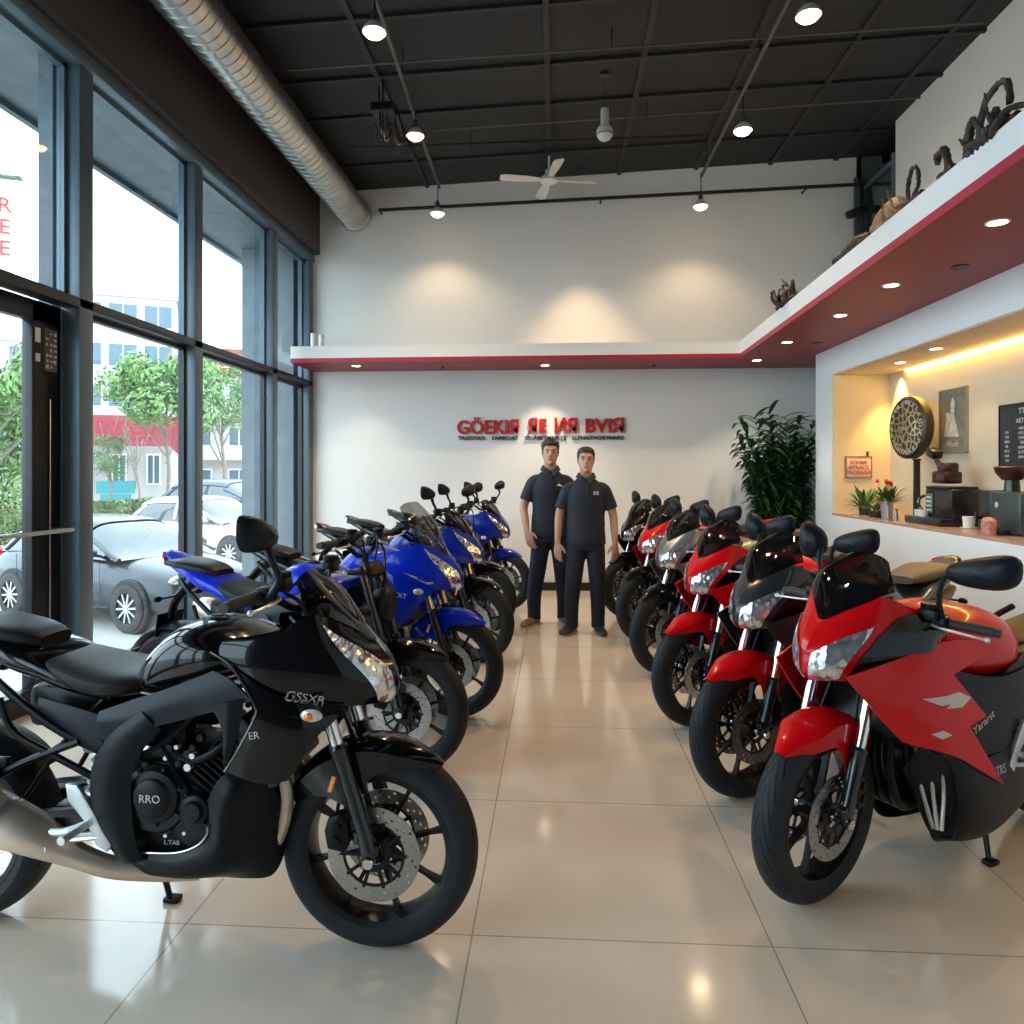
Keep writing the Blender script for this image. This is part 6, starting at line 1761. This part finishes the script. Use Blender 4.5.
decal(b3, ('side_fairing','nose_fairing'), mesh_of('mark', me_, M_silverdecal), 1, .57, .85, 0, -1, M_silverdecal, 'pale triangular mark', 'side_mark')
put('A', (-.62,5.60), -18, label='deep blue motorcycle behind the one with the tall windshield', group=GL, main=M_gdblue, fender=M_gblack, tail=M_gblack, tubes=_mats['gold_fork_tube'])
put('A', (-.66,6.62), -18, label='black motorcycle mostly hidden between the two deep blue ones', group=GL, main=M_gblack, naked=True)
put('A', (-.55,7.70), -22, label='deep blue motorcycle at the far end of the left row by the back wall', group=GL, main=M_gdblue, tail=M_gblack, tubes=_mats['gold_fork_tube'])
# right row
r1 = put('B', (.905,2.577), -150, label='large red motorcycle, the nearest one in the right row', group=GR, main=M_gred, steer=rad(8), low=.22, near=1)
put('B', (.87,3.38), -149, label='dark grey motorcycle with a red front fender and tan seat, second in the right row', group=GR, main=M_ggrey, nose=M_ggrey, fender=M_gred, seatm=M_seattan, disc=M_discdark)
put('B', (.82,4.29), -148, label='red motorcycle with a red front fender, third in the right row', group=GR, main=M_gred)
put('B', (.80,5.36), -147, label='silver grey motorcycle with a black front fender in the middle of the right row', group=GR, main=M_gsilver, fender=M_gblack)
put('B', (.78,6.33), -147, label='red motorcycle with a black front fender, fifth in the right row', group=GR, main=M_gred, fender=M_gblack)
put('B', (.72,7.40), -146, label='black motorcycle at the far end of the right row near the men', group=GR, main=M_gblack)
# marks on the near red motorcycle (left side)
def markmesh(poly):
    g = G(); g.prism(poly, -.0006, .0006, axis='z'); return mesh_of('mark', g, M_silverdecal)
decal(r1, ('side_fairing',), markmesh([(-.13,.02),(-.02,.022),(.06,.03),(.13,.004),(.07,-.022),(-.02,-.018),(.01,-.004),(-.04,-.008)]), 1, .345, .705, rad(-3), 1, M_silverdecal, 'silver wing shaped mark', 'wing_mark')
decal(r1, ('side_fairing',), markmesh([(-.05,.004),(0,.016),(.05,-.002),(0,-.014)]), 1, .385, .60, rad(-6), 1, M_silverdecal, None, 'small_mark')
decal(r1, ('inner_fairing',), 'Yararst', .045, .10, .59, rad(22), 1, M_silverdecal)
decal(r1, ('inner_fairing','belly_pan','clutch_cover'), 'TRS', .045, .0, .40, 0, 1, M_silverdecal)

# ================================================================ camera and light
cd = bpy.data.cameras.new('camera'); cam = bpy.data.objects.new('camera', cd); COL.objects.link(cam)
cd.sensor_fit = 'HORIZONTAL'; cd.sensor_width = 36; cd.lens = 36*720/1024; cd.shift_y = -42/1024; cd.clip_end = 300
cam.location = (0, 0, 1.5); cam.rotation_euler = (pi/2, 0, math.atan(44/720)); SC.camera = cam
w = bpy.data.worlds.new('overcast_sky'); SC.world = w; w.use_nodes = True
bg = w.node_tree.nodes['Background']; bg.inputs[0].default_value = (.80,.91,1,1); bg.inputs[1].default_value = 4.6
def area(name, loc, rot, sx, sy, e, col=(1,1,1), portal=False):
    l = bpy.data.lights.new(name, 'AREA'); l.shape = 'RECTANGLE'; l.size = sx; l.size_y = sy; l.energy = e; l.color = col
    if portal: l.cycles.is_portal = True
    o = bpy.data.objects.new(name, l); COL.objects.link(o); o.location = loc; o.rotation_euler = rot; return o
area('window_portal', (-3.3, 2.9, 2.1), (0, -pi/2, 0), 4.3, 12.0, 1, portal=True)
SC.view_settings.view_transform = 'Standard'; SC.view_settings.look = 'None'; SC.view_settings.gamma = 1; SC.view_settings.exposure = .82
SC.view_settings.use_curve_mapping = False
SC.cycles.max_bounces = 10; SC.cycles.transparent_max_bounces = 24; SC.cycles.sample_clamp_indirect = 8
